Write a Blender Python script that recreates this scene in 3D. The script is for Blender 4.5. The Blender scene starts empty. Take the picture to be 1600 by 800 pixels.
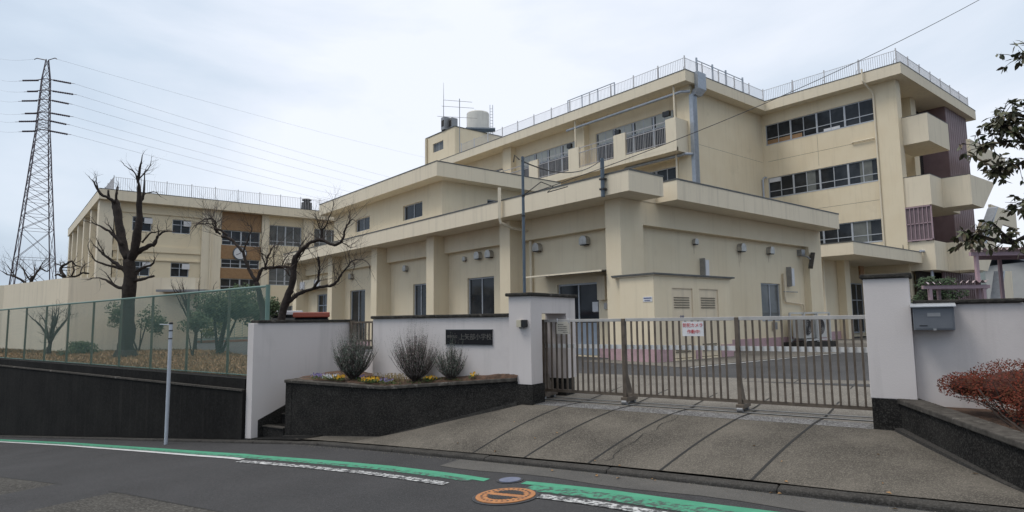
import bpy, bmesh, math, random
from math import sin, cos, pi, radians
from mathutils import Vector, Matrix
random.seed(7)
sc = bpy.context.scene
C = sc.collection

# ------------------------------------------------------------------ camera
# world frame: X and Y run along the school's two wall directions, z = 0 is eye height
CAM_PITCH, CAM_ROLL, CAM_AZ = radians(5.812), radians(-0.7194), radians(39.421)
def _cam_axes():
    cp, sp, cr, sr = cos(CAM_PITCH), sin(CAM_PITCH), cos(CAM_ROLL), sin(CAM_ROLL)
    f = Vector((0, cp, sp)); r = Vector((1, 0, 0)); u = r.cross(f)
    r2 = cr*r + sr*u; u2 = -sr*r + cr*u
    tb = lambda v: Vector((v.x*cos(CAM_AZ)+v.y*sin(CAM_AZ), -v.x*sin(CAM_AZ)+v.y*cos(CAM_AZ), v.z))
    return tb(r2), tb(u2), tb(f)
R_, U_, F_ = _cam_axes()
cam = bpy.data.objects.new('camera', bpy.data.cameras.new('camera'))
C.objects.link(cam)
cam.data.sensor_width = 36.0; cam.data.lens = 981.43/1600*36
cam.data.clip_start = 0.1; cam.data.clip_end = 3000
cam.matrix_world = Matrix(((R_.x, U_.x, -F_.x, 0), (R_.y, U_.y, -F_.y, 0), (R_.z, U_.z, -F_.z, 0), (0, 0, 0, 1)))
sc.camera = cam

# ------------------------------------------------------------------ sky and sun
SUN_DIR = Vector((-0.40, 0.25, 0.88)).normalized()        # towards the sun, behind thin cloud
el = math.asin(SUN_DIR.z); azs = math.atan2(SUN_DIR.x, SUN_DIR.y)
w = bpy.data.worlds.new('World'); sc.world = w; w.use_nodes = True
nt = w.node_tree; nt.nodes.clear()
def wn(t, **k):
    n = nt.nodes.new(t)
    for a, b in k.items(): setattr(n, a, b)
    return n
out = wn('ShaderNodeOutputWorld'); bg = wn('ShaderNodeBackground'); nt.links.new(bg.outputs[0], out.inputs[0])
bg.inputs['Strength'].default_value = 0.10
sky = wn('ShaderNodeTexSky', sky_type='NISHITA', sun_disc=False)
sky.sun_elevation = el; sky.sun_rotation = azs; sky.air_density = 1.2; sky.dust_density = 3.0
tc = wn('ShaderNodeTexCoord')
mp = wn('ShaderNodeMapping'); mp.inputs['Scale'].default_value = (1, 1, 2.6); nt.links.new(tc.outputs['Generated'], mp.inputs[0])
n1 = wn('ShaderNodeTexNoise'); n1.inputs['Scale'].default_value = 1.7; n1.inputs['Detail'].default_value = 7; n1.inputs['Roughness'].default_value = .52; n1.inputs['Distortion'].default_value = .35
nt.links.new(mp.outputs[0], n1.inputs[0])
# broad bright part of the cloud deck, ahead and above
dotn = wn('ShaderNodeVectorMath', operation='DOT_PRODUCT'); nt.links.new(tc.outputs['Generated'], dotn.inputs[0])
gd = Vector((0.74, 0.60, 0.42)).normalized(); dotn.inputs[1].default_value = gd
mr = wn('ShaderNodeMapRange', interpolation_type='SMOOTHSTEP'); mr.inputs['From Min'].default_value = .45; mr.inputs['From Max'].default_value = 1.0
nt.links.new(dotn.outputs['Value'], mr.inputs[0])
nr = wn('ShaderNodeMapRange'); nr.inputs['From Min'].default_value = .3; nr.inputs['From Max'].default_value = .7
nr.inputs['To Min'].default_value = -.50; nr.inputs['To Max'].default_value = .34
nt.links.new(n1.outputs['Fac'], nr.inputs[0])
ad = wn('ShaderNodeMath', operation='ADD', use_clamp=True); nt.links.new(mr.outputs[0], ad.inputs[0]); nt.links.new(nr.outputs[0], ad.inputs[1])
cr_ = wn('ShaderNodeValToRGB'); nt.links.new(ad.outputs[0], cr_.inputs[0])
e = cr_.color_ramp.elements
e[0].position = 0; e[0].color = (.43, .52, .64, 1)
e[1].position = 1; e[1].color = (.87, .905, .985, 1)
m_ = e.new(.45); m_.color = (.60, .69, .80, 1)
sclc = wn('ShaderNodeVectorMath', operation='SCALE'); sclc.inputs['Scale'].default_value = 8.3
nt.links.new(cr_.outputs[0], sclc.inputs[0])
# high overhead the cloud deck is brighter and more neutral
sx = wn('ShaderNodeSeparateXYZ'); nt.links.new(tc.outputs['Generated'], sx.inputs[0])
mz = wn('ShaderNodeMapRange', interpolation_type='SMOOTHSTEP'); mz.inputs['From Min'].default_value = .42; mz.inputs['From Max'].default_value = .9
nt.links.new(sx.outputs['Z'], mz.inputs[0])
zm = wn('ShaderNodeMix', data_type='RGBA'); zm.inputs['B'].default_value = (11.2, 10.9, 10.3, 1); nt.links.new(mz.outputs[0], zm.inputs['Factor']); nt.links.new(sclc.outputs[0], zm.inputs['A'])
mx = wn('ShaderNodeMix', data_type='RGBA'); mx.inputs['Factor'].default_value = .88
nt.links.new(sky.outputs[0], mx.inputs['A']); nt.links.new(zm.outputs['Result'], mx.inputs['B'])
nt.links.new(mx.outputs['Result'], bg.inputs['Color'])
sun = bpy.data.objects.new('sun', bpy.data.lights.new('sun', 'SUN')); C.objects.link(sun)
sun.data.energy = 1.0; sun.data.angle = radians(18); sun.data.color = (1, .97, .92)
sun.rotation_euler = SUN_DIR.to_track_quat('Z', 'Y').to_euler()
sun.location = (0, 0, 60)
sc.view_settings.view_transform = 'Standard'; sc.view_settings.look = 'None'
sc.view_settings.exposure = 0.46; sc.view_settings.gamma = 1.0; sc.view_settings.use_curve_mapping = False

# ------------------------------------------------------------------ materials
MATS = {}
def mat(name, c1, c2=None, rough=.8, scale=3.0, bump=0, bscale=60, metal=0, speck=None, streak=None, spec=.5, detail=6, blotch=None, bdist=.01):
    """c1/c2 mixed by noise; speck=(colour, scale, amount); streak=(colour, amount) vertical dirt; blotch=(colour, scale, threshold)"""
    if name in MATS: return MATS[name]
    m = bpy.data.materials.new(name); m.use_nodes = True
    t = m.node_tree; N = t.nodes; L = t.links
    b = N['Principled BSDF']; b.inputs['Roughness'].default_value = rough; b.inputs['Metallic'].default_value = metal
    b.inputs['Specular IOR Level'].default_value = spec
    b.inputs['Base Color'].default_value = (*c1, 1)
    co = N.new('ShaderNodeTexCoord').outputs['Object']
    def noise(s, d=detail, r=.55, vec=None):
        n = N.new('ShaderNodeTexNoise'); n.inputs['Scale'].default_value = s; n.inputs['Detail'].default_value = d; n.inputs['Roughness'].default_value = r
        L.new(vec or co, n.inputs['Vector']); return n.outputs['Fac']
    def rng(v, a, c, lo=0, hi=1):
        n = N.new('ShaderNodeMapRange'); n.inputs['From Min'].default_value = a; n.inputs['From Max'].default_value = c
        n.inputs['To Min'].default_value = lo; n.inputs['To Max'].default_value = hi; L.new(v, n.inputs[0]); return n.outputs[0]
    def mix(f, a, c):
        n = N.new('ShaderNodeMix'); n.data_type = 'RGBA'
        if hasattr(f, 'links'): L.new(f, n.inputs['Factor'])
        else: n.inputs['Factor'].default_value = f
        for v, k in ((a, 'A'), (c, 'B')):
            if hasattr(v, 'links'): L.new(v, n.inputs[k])
            else: n.inputs[k].default_value = (*v, 1)
        return n.outputs['Result']
    col = c1
    if c2: col = mix(rng(noise(scale), .35, .65), c1, c2)
    if streak:
        mpn = N.new('ShaderNodeMapping'); mpn.inputs['Scale'].default_value = (2.2, 2.2, .14); L.new(co, mpn.inputs[0])
        f1 = rng(noise(2.2, 6, .65, mpn.outputs[0]), .52, .74, 0, streak[1])
        col = mix(f1, col, streak[0])
    if blotch: col = mix(rng(noise(blotch[1], 8, .65), blotch[2], blotch[2]+.12, 0, blotch[3] if len(blotch) > 3 else .8), col, blotch[0])
    if speck:
        v = N.new('ShaderNodeTexVoronoi'); v.inputs['Scale'].default_value = speck[1]; L.new(co, v.inputs['Vector'])
        sp = N.new('ShaderNodeSeparateColor'); L.new(v.outputs['Color'], sp.inputs[0])
        col = mix(rng(sp.outputs[0], .45, 1, 0, speck[2]), col, speck[0])
    if hasattr(col, 'links'): L.new(col, b.inputs['Base Color'])
    if bump:
        bn = N.new('ShaderNodeBump'); bn.inputs['Strength'].default_value = bump; bn.inputs['Distance'].default_value = bdist
        L.new(noise(bscale, 4, .6), bn.inputs['Height']); L.new(bn.outputs[0], b.inputs['Normal'])
    MATS[name] = m; return m
M_cream = mat('cream_render', (.75, .642, .465), (.78, .68, .505), .85, .9, .25, 45, streak=((.50, .42, .30), .27), blotch=((.55, .47, .34), .7, .60, .3))
M_cream2 = mat('cream_fascia', (.765, .68, .53), (.735, .65, .505), .85, .9, .2, 45, streak=((.44, .39, .31), .42))
M_lwcream = mat('cream_render_far', (.73, .625, .45), (.76, .66, .48), .85, .5, streak=((.50, .43, .32), .15))
M_cap = mat('roof_edge_metal', (.07, .075, .075), (.11, .11, .105), .5, 3)
M_soffit = mat('soffit_paint', (.56, .50, .38), (.50, .45, .34), .9, 1.5)
M_roof = mat('roof_deck', (.22, .22, .21), (.3, .3, .29), .9, 2)
M_pink = mat('pink_plinth', (.50, .33, .36), (.42, .29, .31), .8, 4, blotch=((.25, .2, .19), 3, .55, .5))
M_white = mat('white_wall_paint', (.62, .578, .568), (.59, .55, .54), .8, 1.1, .18, 60, streak=((.36, .34, .33), .34), blotch=((.46, .43, .42), .9, .58, .35))
M_capst = mat('dark_mossy_cap', (.03, .028, .026), (.06, .056, .05), .95, 14, .7, 60, spec=.15, blotch=((.23, .21, .19), 9, .60, .7), bdist=.02)
M_aggr = mat('dark_exposed_aggregate', (.013, .0125, .0125), (.026, .0245, .023), .92, 3, 1, 110, spec=.12, speck=((.11, .105, .098), 80, .38), blotch=((.045, .043, .04), 2.2, .60, .5), bdist=.012)
M_moss = mat('planter_cap_stone', (.042, .038, .034), (.085, .078, .07), .95, 12, .5, 80, spec=.2, blotch=((.30, .28, .255), 5, .60, .7), bdist=.012)
M_retain = mat('blackened_retaining_concrete', (.0045, .0043, .0045), (.011, .0104, .010), .95, 1.1, .5, 40, streak=((.026, .024, .022), .5), speck=((.035, .035, .034), 25, .2), spec=.2, bdist=.01)
M_asph = mat('road_asphalt', (.036, .036, .0385), (.047, .047, .0505), .9, .8, .9, 160, spec=.22, speck=((.12, .12, .122), 120, .38), blotch=((.032, .033, .036), .45, .55, .6), bdist=.008)
M_asph2 = mat('yard_asphalt', (.04, .041, .045), (.06, .061, .066), .9, .6, .6, 120, spec=.25, speck=((.15, .15, .15), 120, .35), bdist=.008)
M_conc = mat('driveway_concrete', (.066, .060, .052), (.118, .107, .092), .92, 1.3, .9, 130, spec=.2, speck=((.27, .245, .21), 110, .5), blotch=((.040, .037, .033), .7, .50, .6), bdist=.012)
M_conc2 = mat('yard_concrete', (.095, .087, .076), (.145, .133, .116), .9, 1.2, .6, 90, speck=((.36, .34, .31), 90, .45), blotch=((.10, .095, .085), .8, .55, .5), bdist=.008)
M_strip = mat('pale_gravel_strip', (.15, .148, .15), (.09, .089, .09), .9, 4, 1, 140, spec=.3, speck=((.42, .42, .425), 62, .7), blotch=((.09, .088, .085), 2.5, .55, .5), bdist=.015)
M_kerb = mat('old_kerb_concrete', (.030, .0285, .027), (.062, .058, .053), .95, 3, .7, 80, spec=.15, speck=((.13, .125, .12), 90, .35), blotch=((.03, .03, .03), 3, .5, .7), bdist=.012)
M_joint = mat('dark_joint', (.015, .015, .015), None, .9)
M_grass = mat('dry_winter_lawn', (.24, .135, .062), (.17, .105, .048), .95, 2.5, .8, 40, blotch=((.085, .08, .035), 1.0, .56, .6), speck=((.34, .21, .10), 40, .5), bdist=.05)
M_blade = mat('dry_grass_blade', (.30, .18, .08), (.18, .12, .05), .9, 3)
M_soil = mat('planter_soil', (.07, .042, .028), (.15, .085, .055), .95, 12, 1, 60, bdist=.04)
M_green = mat('green_road_paint', (.038, .235, .14), (.055, .28, .17), .75, 6, .5, 160, bdist=.006)
M_line = mat('white_road_paint', (.52, .53, .54), (.42, .43, .44), .75, 6, .5, 160, bdist=.006)
M_alu = mat('aluminium_frame', (.50, .525, .56), (.44, .46, .50), .45, 6, metal=.25)
M_alud = mat('dull_aluminium', (.33, .335, .34), (.27, .27, .28), .45, 6, metal=.5)
M_glass = mat('dark_window_glass', (.014, .017, .021), (.036, .040, .046), .07, 1.4, spec=.32, blotch=((.07, .075, .08), 1.1, .60, .7))
M_glassb = mat('curtained_window_glass', (.10, .11, .115), (.16, .165, .165), .12, 1.6, spec=.35)
M_blind = mat('pale_blind', (.50, .52, .50), (.44, .46, .44), .6, 2)
M_room = mat('dark_interior', (.03, .03, .035), (.05, .045, .04), .9, 1)
M_door = mat('pale_blue_door', (.33, .38, .45), (.29, .34, .41), .5, 3)
M_creamd = mat('cream_steel_door', (.74, .635, .48), (.70, .60, .45), .85, 3, streak=((.32, .29, .24), .4))
M_bronze = mat('weathered_bronze_gate', (.095, .074, .056), (.15, .12, .093), .5, 7, .1, 60, metal=.25)
M_midrail = mat('bright_rail_paint', (.72, .72, .72), (.62, .62, .61), .5, 6)
M_rail = mat('pale_galvanised_rail', (.46, .45, .44), (.36, .35, .34), .5, 6)
M_shadein = mat('undercroft_shade', (.028, .022, .021), (.04, .031, .03), .9, 1)  # near-black base colour standing in for shade under and behind the stair balconies
M_galv = mat('galvanised_steel', (.42, .45, .50), (.34, .37, .41), .4, 5, metal=.45)
M_bluepole = mat('slate_blue_pole', (.075, .105, .14), (.10, .13, .165), .5, 6)
M_railing = mat('roof_railing_paint', (.62, .61, .62), (.52, .51, .52), .5, 4)
M_railg = mat('grey_balcony_railing', (.42, .41, .42), (.36, .35, .36), .5, 4)
M_brownp = mat('purple_brown_cladding', (.205, .135, .14), (.235, .16, .165), .55, 2)
M_pinkrail = mat('dusty_pink_paint', (.42, .30, .335), (.36, .26, .29), .6, 5)
M_curt = mat('grey_green_curtain', (.12, .13, .125), (.17, .18, .17), .8, 3)
M_pinkroof = mat('corrugated_pink_roof', (.55, .46, .49), (.44, .36, .39), .5, 3)
M_tan = mat('ochre_tile_panel', (.33, .20, .10), (.29, .175, .09), .7, 3, speck=((.22, .12, .05), 9, .4))
M_bark = mat('dark_bark', (.017, .0125, .0115), (.038, .028, .024), .95, 8, 1, 26, bdist=.05)
M_twig = mat('thin_twig_bark', (.045, .034, .031), (.075, .058, .05), .95, 8)
M_netg = mat('green_coated_wire', (.12, .20, .175), (.14, .225, .195), .5, 3)
M_postg = mat('faded_green_post', (.07, .105, .075), (.13, .13, .085), .6, 9, blotch=((.16, .10, .055), 8, .6, .6))
M_pylon = mat('pylon_steel', (.085, .065, .085), (.11, .09, .10), .6, 1, metal=.3)
M_black = mat('black_plastic', (.012, .012, .013), None, .35)
M_wire = mat('black_cable', (.02, .02, .022), None, .6)
M_signb = mat('black_granite_sign', (.010, .010, .012), (.016, .016, .019), .6, 60, spec=.15)
M_engr = mat('engraved_grey_lettering', (.115, .11, .10), (.09, .085, .08), .7, 30)
M_red = mat('red_lettering', (.55, .03, .03), None, .6)
M_blue = mat('blue_lettering', (.03, .06, .22), None, .6)
M_ink = mat('black_lettering', (.02, .02, .022), None, .6)
M_paper = mat('white_sign_board', (.70, .70, .72), (.64, .64, .66), .5, 5)
M_lineg = mat('conductor_wire', (.42, .42, .45), None, .5)
M_notice = mat('aged_notice_board', (.55, .52, .46), (.48, .45, .39), .6, 5)
M_mail = mat('grey_steel_mailbox', (.135, .145, .165), (.155, .165, .185), .42, 5, metal=.2)
M_mailt = mat('pale_steel_lid', (.42, .44, .47), (.35, .37, .40), .4, 8, metal=.4)
M_mh = mat('orange_manhole_paint', (.40, .175, .06), (.31, .13, .05), .7, 14, .4, 120, blotch=((.10, .06, .035), 16, .57, .7), bdist=.006)
M_iron = mat('cast_iron', (.035, .037, .042), (.06, .062, .068), .55, 20, .4, 90, metal=.4)
M_valve = mat('blue_grey_valve_lid', (.10, .12, .19), (.14, .155, .22), .6, 12)
M_acw = mat('white_ac_casing', (.58, .58, .57), (.52, .52, .51), .5, 3)
M_vent = mat('stainless_vent_hood', (.50, .48, .45), (.38, .365, .34), .35, 8, metal=.5)
M_tank = mat('cream_water_tank', (.74, .72, .66), (.68, .66, .61), .6, 2, streak=((.35, .33, .3), .4))
M_leafr = mat('dark_camellia_leaf', (.05, .07, .032), (.10, .09, .045), .45, 5, spec=.4)
M_leafr2 = mat('bronze_camellia_leaf', (.11, .075, .045), (.06, .06, .034), .45, 5, spec=.4)
M_azal = mat('reddish_azalea_leaf', (.16, .034, .022), (.10, .028, .018), .9, 9, spec=.15)
M_azal2 = mat('brown_azalea_leaf', (.07, .032, .018), (.10, .038, .02), .9, 9, spec=.15)
M_ever = mat('evergreen_leaf', (.022, .05, .024), (.045, .08, .03), .8, 3)
M_ever2 = mat('pale_evergreen_leaf', (.07, .10, .035), (.045, .07, .03), .8, 3)
M_lav = mat('lavender_foliage', (.085, .115, .09), (.14, .165, .135), .9, 9)
M_lavd = mat('dried_lavender_spike', (.20, .165, .165), (.27, .23, .22), .9, 9)
M_fly = mat('yellow_petal', (.75, .43, .02), (.65, .36, .02), .7, 30)
M_flw = mat('white_petal', (.66, .66, .66), (.55, .56, .60), .7, 30)
M_flp = mat('violet_petal', (.19, .15, .36), (.28, .23, .42), .7, 30)
M_straw = mat('straw_leaf', (.28, .21, .11), (.20, .16, .08), .9, 20)
M_leaff = mat('fallen_leaf', (.24, .13, .05), (.33, .20, .09), .9, 40)
M_purpw = mat('pale_post_paint', (.47, .50, .56), (.42, .45, .51), .5, 5)

# ------------------------------------------------------------------ frames and mesh helpers
SA = radians(-72.5)
TX, TY = cos(SA), sin(SA)                 # street direction (to the right, towards the camera side)
NX, NY = -TY, TX                          # away from the road
def S(p):                                 # street frame (t, n, z) -> world
    return (p[0]*TX + p[1]*NX, p[0]*TY + p[1]*NY, p[2])
FAX, FAY = sin(radians(39.42)), cos(radians(39.42))
def V(p):                                 # (sideways, distance, z) as walked from the viewpoint -> world
    return (p[0]*FAY + p[1]*FAX, -p[0]*FAX + p[1]*FAY, p[2])
I = lambda p: (p[0], p[1], p[2])
ROOTM = {}
def props(o, label=None, cat=None, group=None, kind=None):
    if label: o['label'] = label
    if cat: o['category'] = cat
    if group: o['group'] = group
    if kind: o['kind'] = kind
    return o
def thing(name, loc, label, cat, group=None, rz=0):
    o = bpy.data.objects.new(name, None); C.objects.link(o); o.location = loc; o.rotation_euler = (0, 0, rz)
    o.empty_display_size = .3
    ROOTM[o] = Matrix.LocRotScale(Vector(loc), Matrix.Rotation(rz, 3, 'Z'), Vector((1, 1, 1)))
    return props(o, label, cat, group)
class MB:
    def __init__(s, fr=I): s.v = []; s.f = []; s.mi = []; s.fr = fr; s.m = 0
    def add(s, vs, fs):
        b = len(s.v); s.v += [s.fr(p) for p in vs]; s.f += [tuple(b+i for i in f) for f in fs]; s.mi += [s.m]*len(fs); return s
    def box(s, x0, x1, y0, y1, z0, z1):
        if x0 > x1: x0, x1 = x1, x0
        if y0 > y1: y0, y1 = y1, y0
        if z0 > z1: z0, z1 = z1, z0
        return s.add([(x0,y0,z0),(x1,y0,z0),(x1,y1,z0),(x0,y1,z0),(x0,y0,z1),(x1,y0,z1),(x1,y1,z1),(x0,y1,z1)],
                     [(0,3,2,1),(4,5,6,7),(0,1,5,4),(1,2,6,5),(2,3,7,6),(3,0,4,7)])
    def prism(s, poly, z0, z1):           # poly in plan, counter-clockwise; z0/z1 numbers or lists
        n = len(poly); Z0 = z0 if isinstance(z0, (list, tuple)) else [z0]*n; Z1 = z1 if isinstance(z1, (list, tuple)) else [z1]*n
        vs = [(p[0], p[1], Z0[i]) for i, p in enumerate(poly)] + [(p[0], p[1], Z1[i]) for i, p in enumerate(poly)]
        return s.add(vs, [tuple(range(n-1, -1, -1)), tuple(range(n, 2*n))] + [(i, (i+1) % n, n+(i+1) % n, n+i) for i in range(n)])
    def extr(s, poly, d):                 # 3D polygon extruded by vector d
        n = len(poly); vs = [tuple(p) for p in poly] + [tuple(p[k]+d[k] for k in range(3)) for p in poly]
        return s.add(vs, [tuple(range(n-1, -1, -1)), tuple(range(n, 2*n))] + [(i, (i+1) % n, n+(i+1) % n, n+i) for i in range(n)])
    def tube(s, pts, r, n=8, cap=True, jit=0):
        P = [Vector(p) for p in pts]; k = len(P)
        rr = r if isinstance(r, (list, tuple)) else [r]*k
        vs = []; ref = None
        for i, p in enumerate(P):
            d = (P[min(i+1, k-1)] - P[max(i-1, 0)])
            if d.length < 1e-6: d = Vector((0, 0, 1))
            d.normalize()
            if ref is None: ref = Vector((0, 0, 1)) if abs(d.z) < .9 else Vector((1, 0, 0))
            a = (ref - d*ref.dot(d)); 
            if a.length < 1e-4: a = d.orthogonal()
            a.normalize(); ref = a; b = d.cross(a)
            for j in range(n):
                t = 2*pi*j/n; q = p + (a*cos(t)+b*sin(t))*rr[i]*(1+(jit*(sin(i*1.7+j*2.3)+sin(j*4.1-i*.9)) if jit else 0)); vs.append((q.x, q.y, q.z))
        fs = [(i*n+j, i*n+(j+1) % n, (i+1)*n+(j+1) % n, (i+1)*n+j) for i in range(k-1) for j in range(n)]
        if cap: fs += [tuple(range(n-1, -1, -1)), tuple((k-1)*n+j for j in range(n))]
        return s.add(vs, fs)
    def lathe(s, prof, c, n=20):          # prof = [(r, z)], about a vertical axis through c
        vs = [(c[0]+r*cos(2*pi*j/n), c[1]+r*sin(2*pi*j/n), c[2]+z) for r, z in prof for j in range(n)]
        k = len(prof); fs = [(i*n+j, i*n+(j+1) % n, (i+1)*n+(j+1) % n, (i+1)*n+j) for i in range(k-1) for j in range(n)]
        fs += [tuple(range(n-1, -1, -1)), tuple((k-1)*n+j for j in range(n))]
        return s.add(vs, fs)
    def grid(s, rows):                    # rows of points
        h, w_ = len(rows), len(rows[0]); vs = [p for r in rows for p in r]
        return s.add(vs, [(i*w_+j, i*w_+j+1, (i+1)*w_+j+1, (i+1)*w_+j) for i in range(h-1) for j in range(w_-1)])
    def build(s, name, m, parent=None, bev=0, smooth=False, label=None, cat=None, group=None, kind=None, origin=None):
        me = bpy.data.meshes.new(name); v = s.v
        o = bpy.data.objects.new(name, me); C.objects.link(o)
        if parent is not None:
            Mr = ROOTM[parent]; Mi = Mr.inverted(); v = [tuple(Mi @ Vector(p)) for p in v]
            o.parent = parent; ROOTM[o] = Mr
        else:
            if origin is None:
                xs = [p[0] for p in v]; ys = [p[1] for p in v]; zs = [p[2] for p in v]
                origin = ((min(xs)+max(xs))/2, (min(ys)+max(ys))/2, min(zs))
            v = [(p[0]-origin[0], p[1]-origin[1], p[2]-origin[2]) for p in v]; o.location = origin
            ROOTM[o] = Matrix.Translation(origin)
        me.from_pydata(v, [], s.f)
        for mm in (m if isinstance(m, (list, tuple)) else [m]): me.materials.append(mm)
        if any(s.mi): me.polygons.foreach_set('material_index', s.mi)
        me.validate(); me.update()
        bm = bmesh.new(); bm.from_mesh(me); bmesh.ops.recalc_face_normals(bm, faces=bm.faces)
        bm.to_mesh(me); bm.free()
        if smooth:
            me.polygons.foreach_set('use_smooth', [True]*len(me.polygons))
        if bev:
            bvm = o.modifiers.new('bevel', 'BEVEL'); bvm.width = bev; bvm.segments = 2; bvm.limit_method = 'ANGLE'
        props(o, label, cat, group, kind)
        return o
def part(name, m, parent, *boxes, fr=I, bev=0, label=None, kind=None):
    for q in boxes:
        b = MB(fr); b.box(*q); o = b.build(name, m, parent, bev=bev, label=label, kind=kind)
    return o

# walls facing -X ('X', u = Y) or -Y ('Y', u = X); w grows inwards
def pt(ax, u, w_, z): return (w_, u, z) if ax == 'X' else (u, w_, z)
def wbox(b, ax, u0, u1, w0, w1, z0, z1):
    if ax == 'X': b.box(w0, w1, u0, u1, z0, z1)
    else: b.box(u0, u1, w0, w1, z0, z1)
def wall_holes(b, ax, u0, u1, w0, th, z0, z1, holes):
    us = sorted({u0, u1} | {h[0] for h in holes} | {h[1] for h in holes}); zs = sorted({z0, z1} | {h[2] for h in holes} | {h[3] for h in holes})
    us = [u for u in us if u0 <= u <= u1]; zs = [z for z in zs if z0 <= z <= z1]
    inh = lambda u, z: any(h[0] < u < h[1] and h[2] < z < h[3] for h in holes)
    for i in range(len(us)-1):
        for j in range(len(zs)-1):
            if not inh((us[i]+us[i+1])/2, (zs[j]+zs[j+1])/2):
                b.add([pt(ax, us[i], w0, zs[j]), pt(ax, us[i+1], w0, zs[j]), pt(ax, us[i+1], w0, zs[j+1]), pt(ax, us[i], w0, zs[j+1])], [(0, 1, 2, 3)])
    for h in holes:
        a, c, d, f = h[:4]
        for (p, q) in (((a, d), (c, d)), ((c, d), (c, f)), ((c, f), (a, f)), ((a, f), (a, d))):
            b.add([pt(ax, p[0], w0, p[1]), pt(ax, q[0], w0, q[1]), pt(ax, q[0], w0+th, q[1]), pt(ax, p[0], w0+th, p[1])], [(0, 1, 2, 3)])
def window(parent, ax, u0, u1, w0, z0, z1, cols=2, rows=(), fw=.05, thick=(), glass=None, name='window', sill=True, fm=None, room=True, blinds=(), lab=None):
    """frame + panes in the hole; w0 = plane of the frame's face; rows = heights of transoms; thick = indices of thick mullions"""
    b = MB(); d = .06
    wbox(b, ax, u0, u1, w0, w0+d, z1-fw, z1); wbox(b, ax, u0, u1, w0, w0+d, z0, z0+fw)
    wbox(b, ax, u0, u0+fw, w0+.001, w0+d-.001, z0+fw, z1-fw); wbox(b, ax, u1-fw, u1, w0+.001, w0+d-.001, z0+fw, z1-fw)
    for i in range(1, cols):
        c = u0+(u1-u0)*i/cols; h = fw*(1.1 if i in thick else .45)
        wbox(b, ax, c-h, c+h, w0-(.012 if i in thick else -.004), w0+d-.002, z0+fw, z1-fw)
    for z in rows: wbox(b, ax, u0+fw, u1-fw, w0+.006, w0+d-.003, z-fw*.45, z+fw*.45)
    if sill: wbox(b, ax, u0-.02, u1+.02, w0-.07, w0-.001, z0-.035, z0+.01)
    o = b.build(name, fm or M_alu, parent, label=lab)
    g = MB(); wbox(g, ax, u0+.01, u1-.01, w0+.035, w0+.043, z0+.01, z1-.01)
    g.build('pane', glass or M_glass, o if parent.parent is None and parent.type == 'EMPTY' else parent)
    if blinds:
        g = MB()
        for (a, c, e0, e1) in blinds: wbox(g, ax, a, c, w0+.028, w0+.034, e0, e1)
        g.build('blind', M_blind, o)
    return o
def text_mesh(s, size):
    cu = bpy.data.curves.new('lettering', 'FONT'); cu.body = s; cu.size = size; cu.align_x = 'CENTER'; cu.align_y = 'CENTER'; cu.extrude = .002; cu.resolution_u = 2
    o = bpy.data.objects.new('lettering', cu); C.objects.link(o)
    dg = bpy.context.evaluated_depsgraph_get(); dg.update()
    me = bpy.data.meshes.new_from_object(o.evaluated_get(dg)); bpy.data.objects.remove(o); return me
def text(s, size, m, parent, pos, right, up=(0, 0, 1), name='lettering', sx=1):
    me = text_mesh(s, size); r = Vector(right).normalized(); u = Vector(up); n = r.cross(u)
    Mt = Matrix(((r.x*sx, u.x, n.x, pos[0]), (r.y*sx, u.y, n.y, pos[1]), (r.z*sx, u.z, n.z, pos[2]), (0, 0, 0, 1)))
    me.transform(ROOTM[parent].inverted() @ Mt); me.materials.clear(); me.materials.append(m)
    o = bpy.data.objects.new(name, me); C.objects.link(o); o.parent = parent; ROOTM[o] = ROOTM[parent]; return o
def copy_tree(o, parent=None):
    c = o.copy(); C.objects.link(c); c.parent = parent
    for ch in [x for x in bpy.data.objects if x.parent is o]: copy_tree(ch, c)
    return c
# ------------------------------------------------------------------ ground, road, yard
def zr(t):
    if t > 4: return zr(4) + .02*(t-4)
    if t < -9: return -2.034 + .09*(t+9)
    return -1.7 + .06*(t+3.435)
ts = [-600, -200, -90, -60, -45, -35, -28, -22, -18, -15, -12, -10.6, -9, -6, -3, 0, 4, 10, 20, 40, 120, 600]
ns = [-600, -150, -40, -12, -3, 0, 4, 6.6, 6.9, 9.2, 9.35, 14, 30, 80, 250, 1500]
rows = []
for n in ns:
    row = []
    for t in ts:
        zt = zr(max(t, -90)) - .06
        z = zt if n < 9.3 else -1.30
        row.append((t, n, z))
    rows.append(row)
MB(S).grid(rows).build('ground', M_retain, kind='structure', smooth=False, origin=(0, 0, 0))
def sheet(name, m, poly, z, fr=S, dz=.05, kind='structure'):
    b = MB(fr); zz = z if isinstance(z, (list, tuple)) else [z]*len(poly)
    b.add([(p[0], p[1], q) for p, q in zip(poly, zz)], [tuple(range(len(poly)))]); return b.build(name, m, kind=kind, origin=(0, 0, 0))
rt = [-90, -60, -45, -35, -28, -22, -18, -15, -12, -9, -7, -5, -3, -1, 1, 4, 10, 20, 40]
MB(S).grid([[(t, n, zr(t)) for t in rt] for n in (-2.2, 0, 2, 4, 5, 6, 7.15)]).build('road', M_asph, kind='structure', origin=(0, 0, 0))
MB(S).grid([[(t, n, zr(t)) for t in rt if t < -8] for n in (7.15, 9.3)]).build('road', M_asph, kind='structure', origin=(0, 0, 0))
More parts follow.
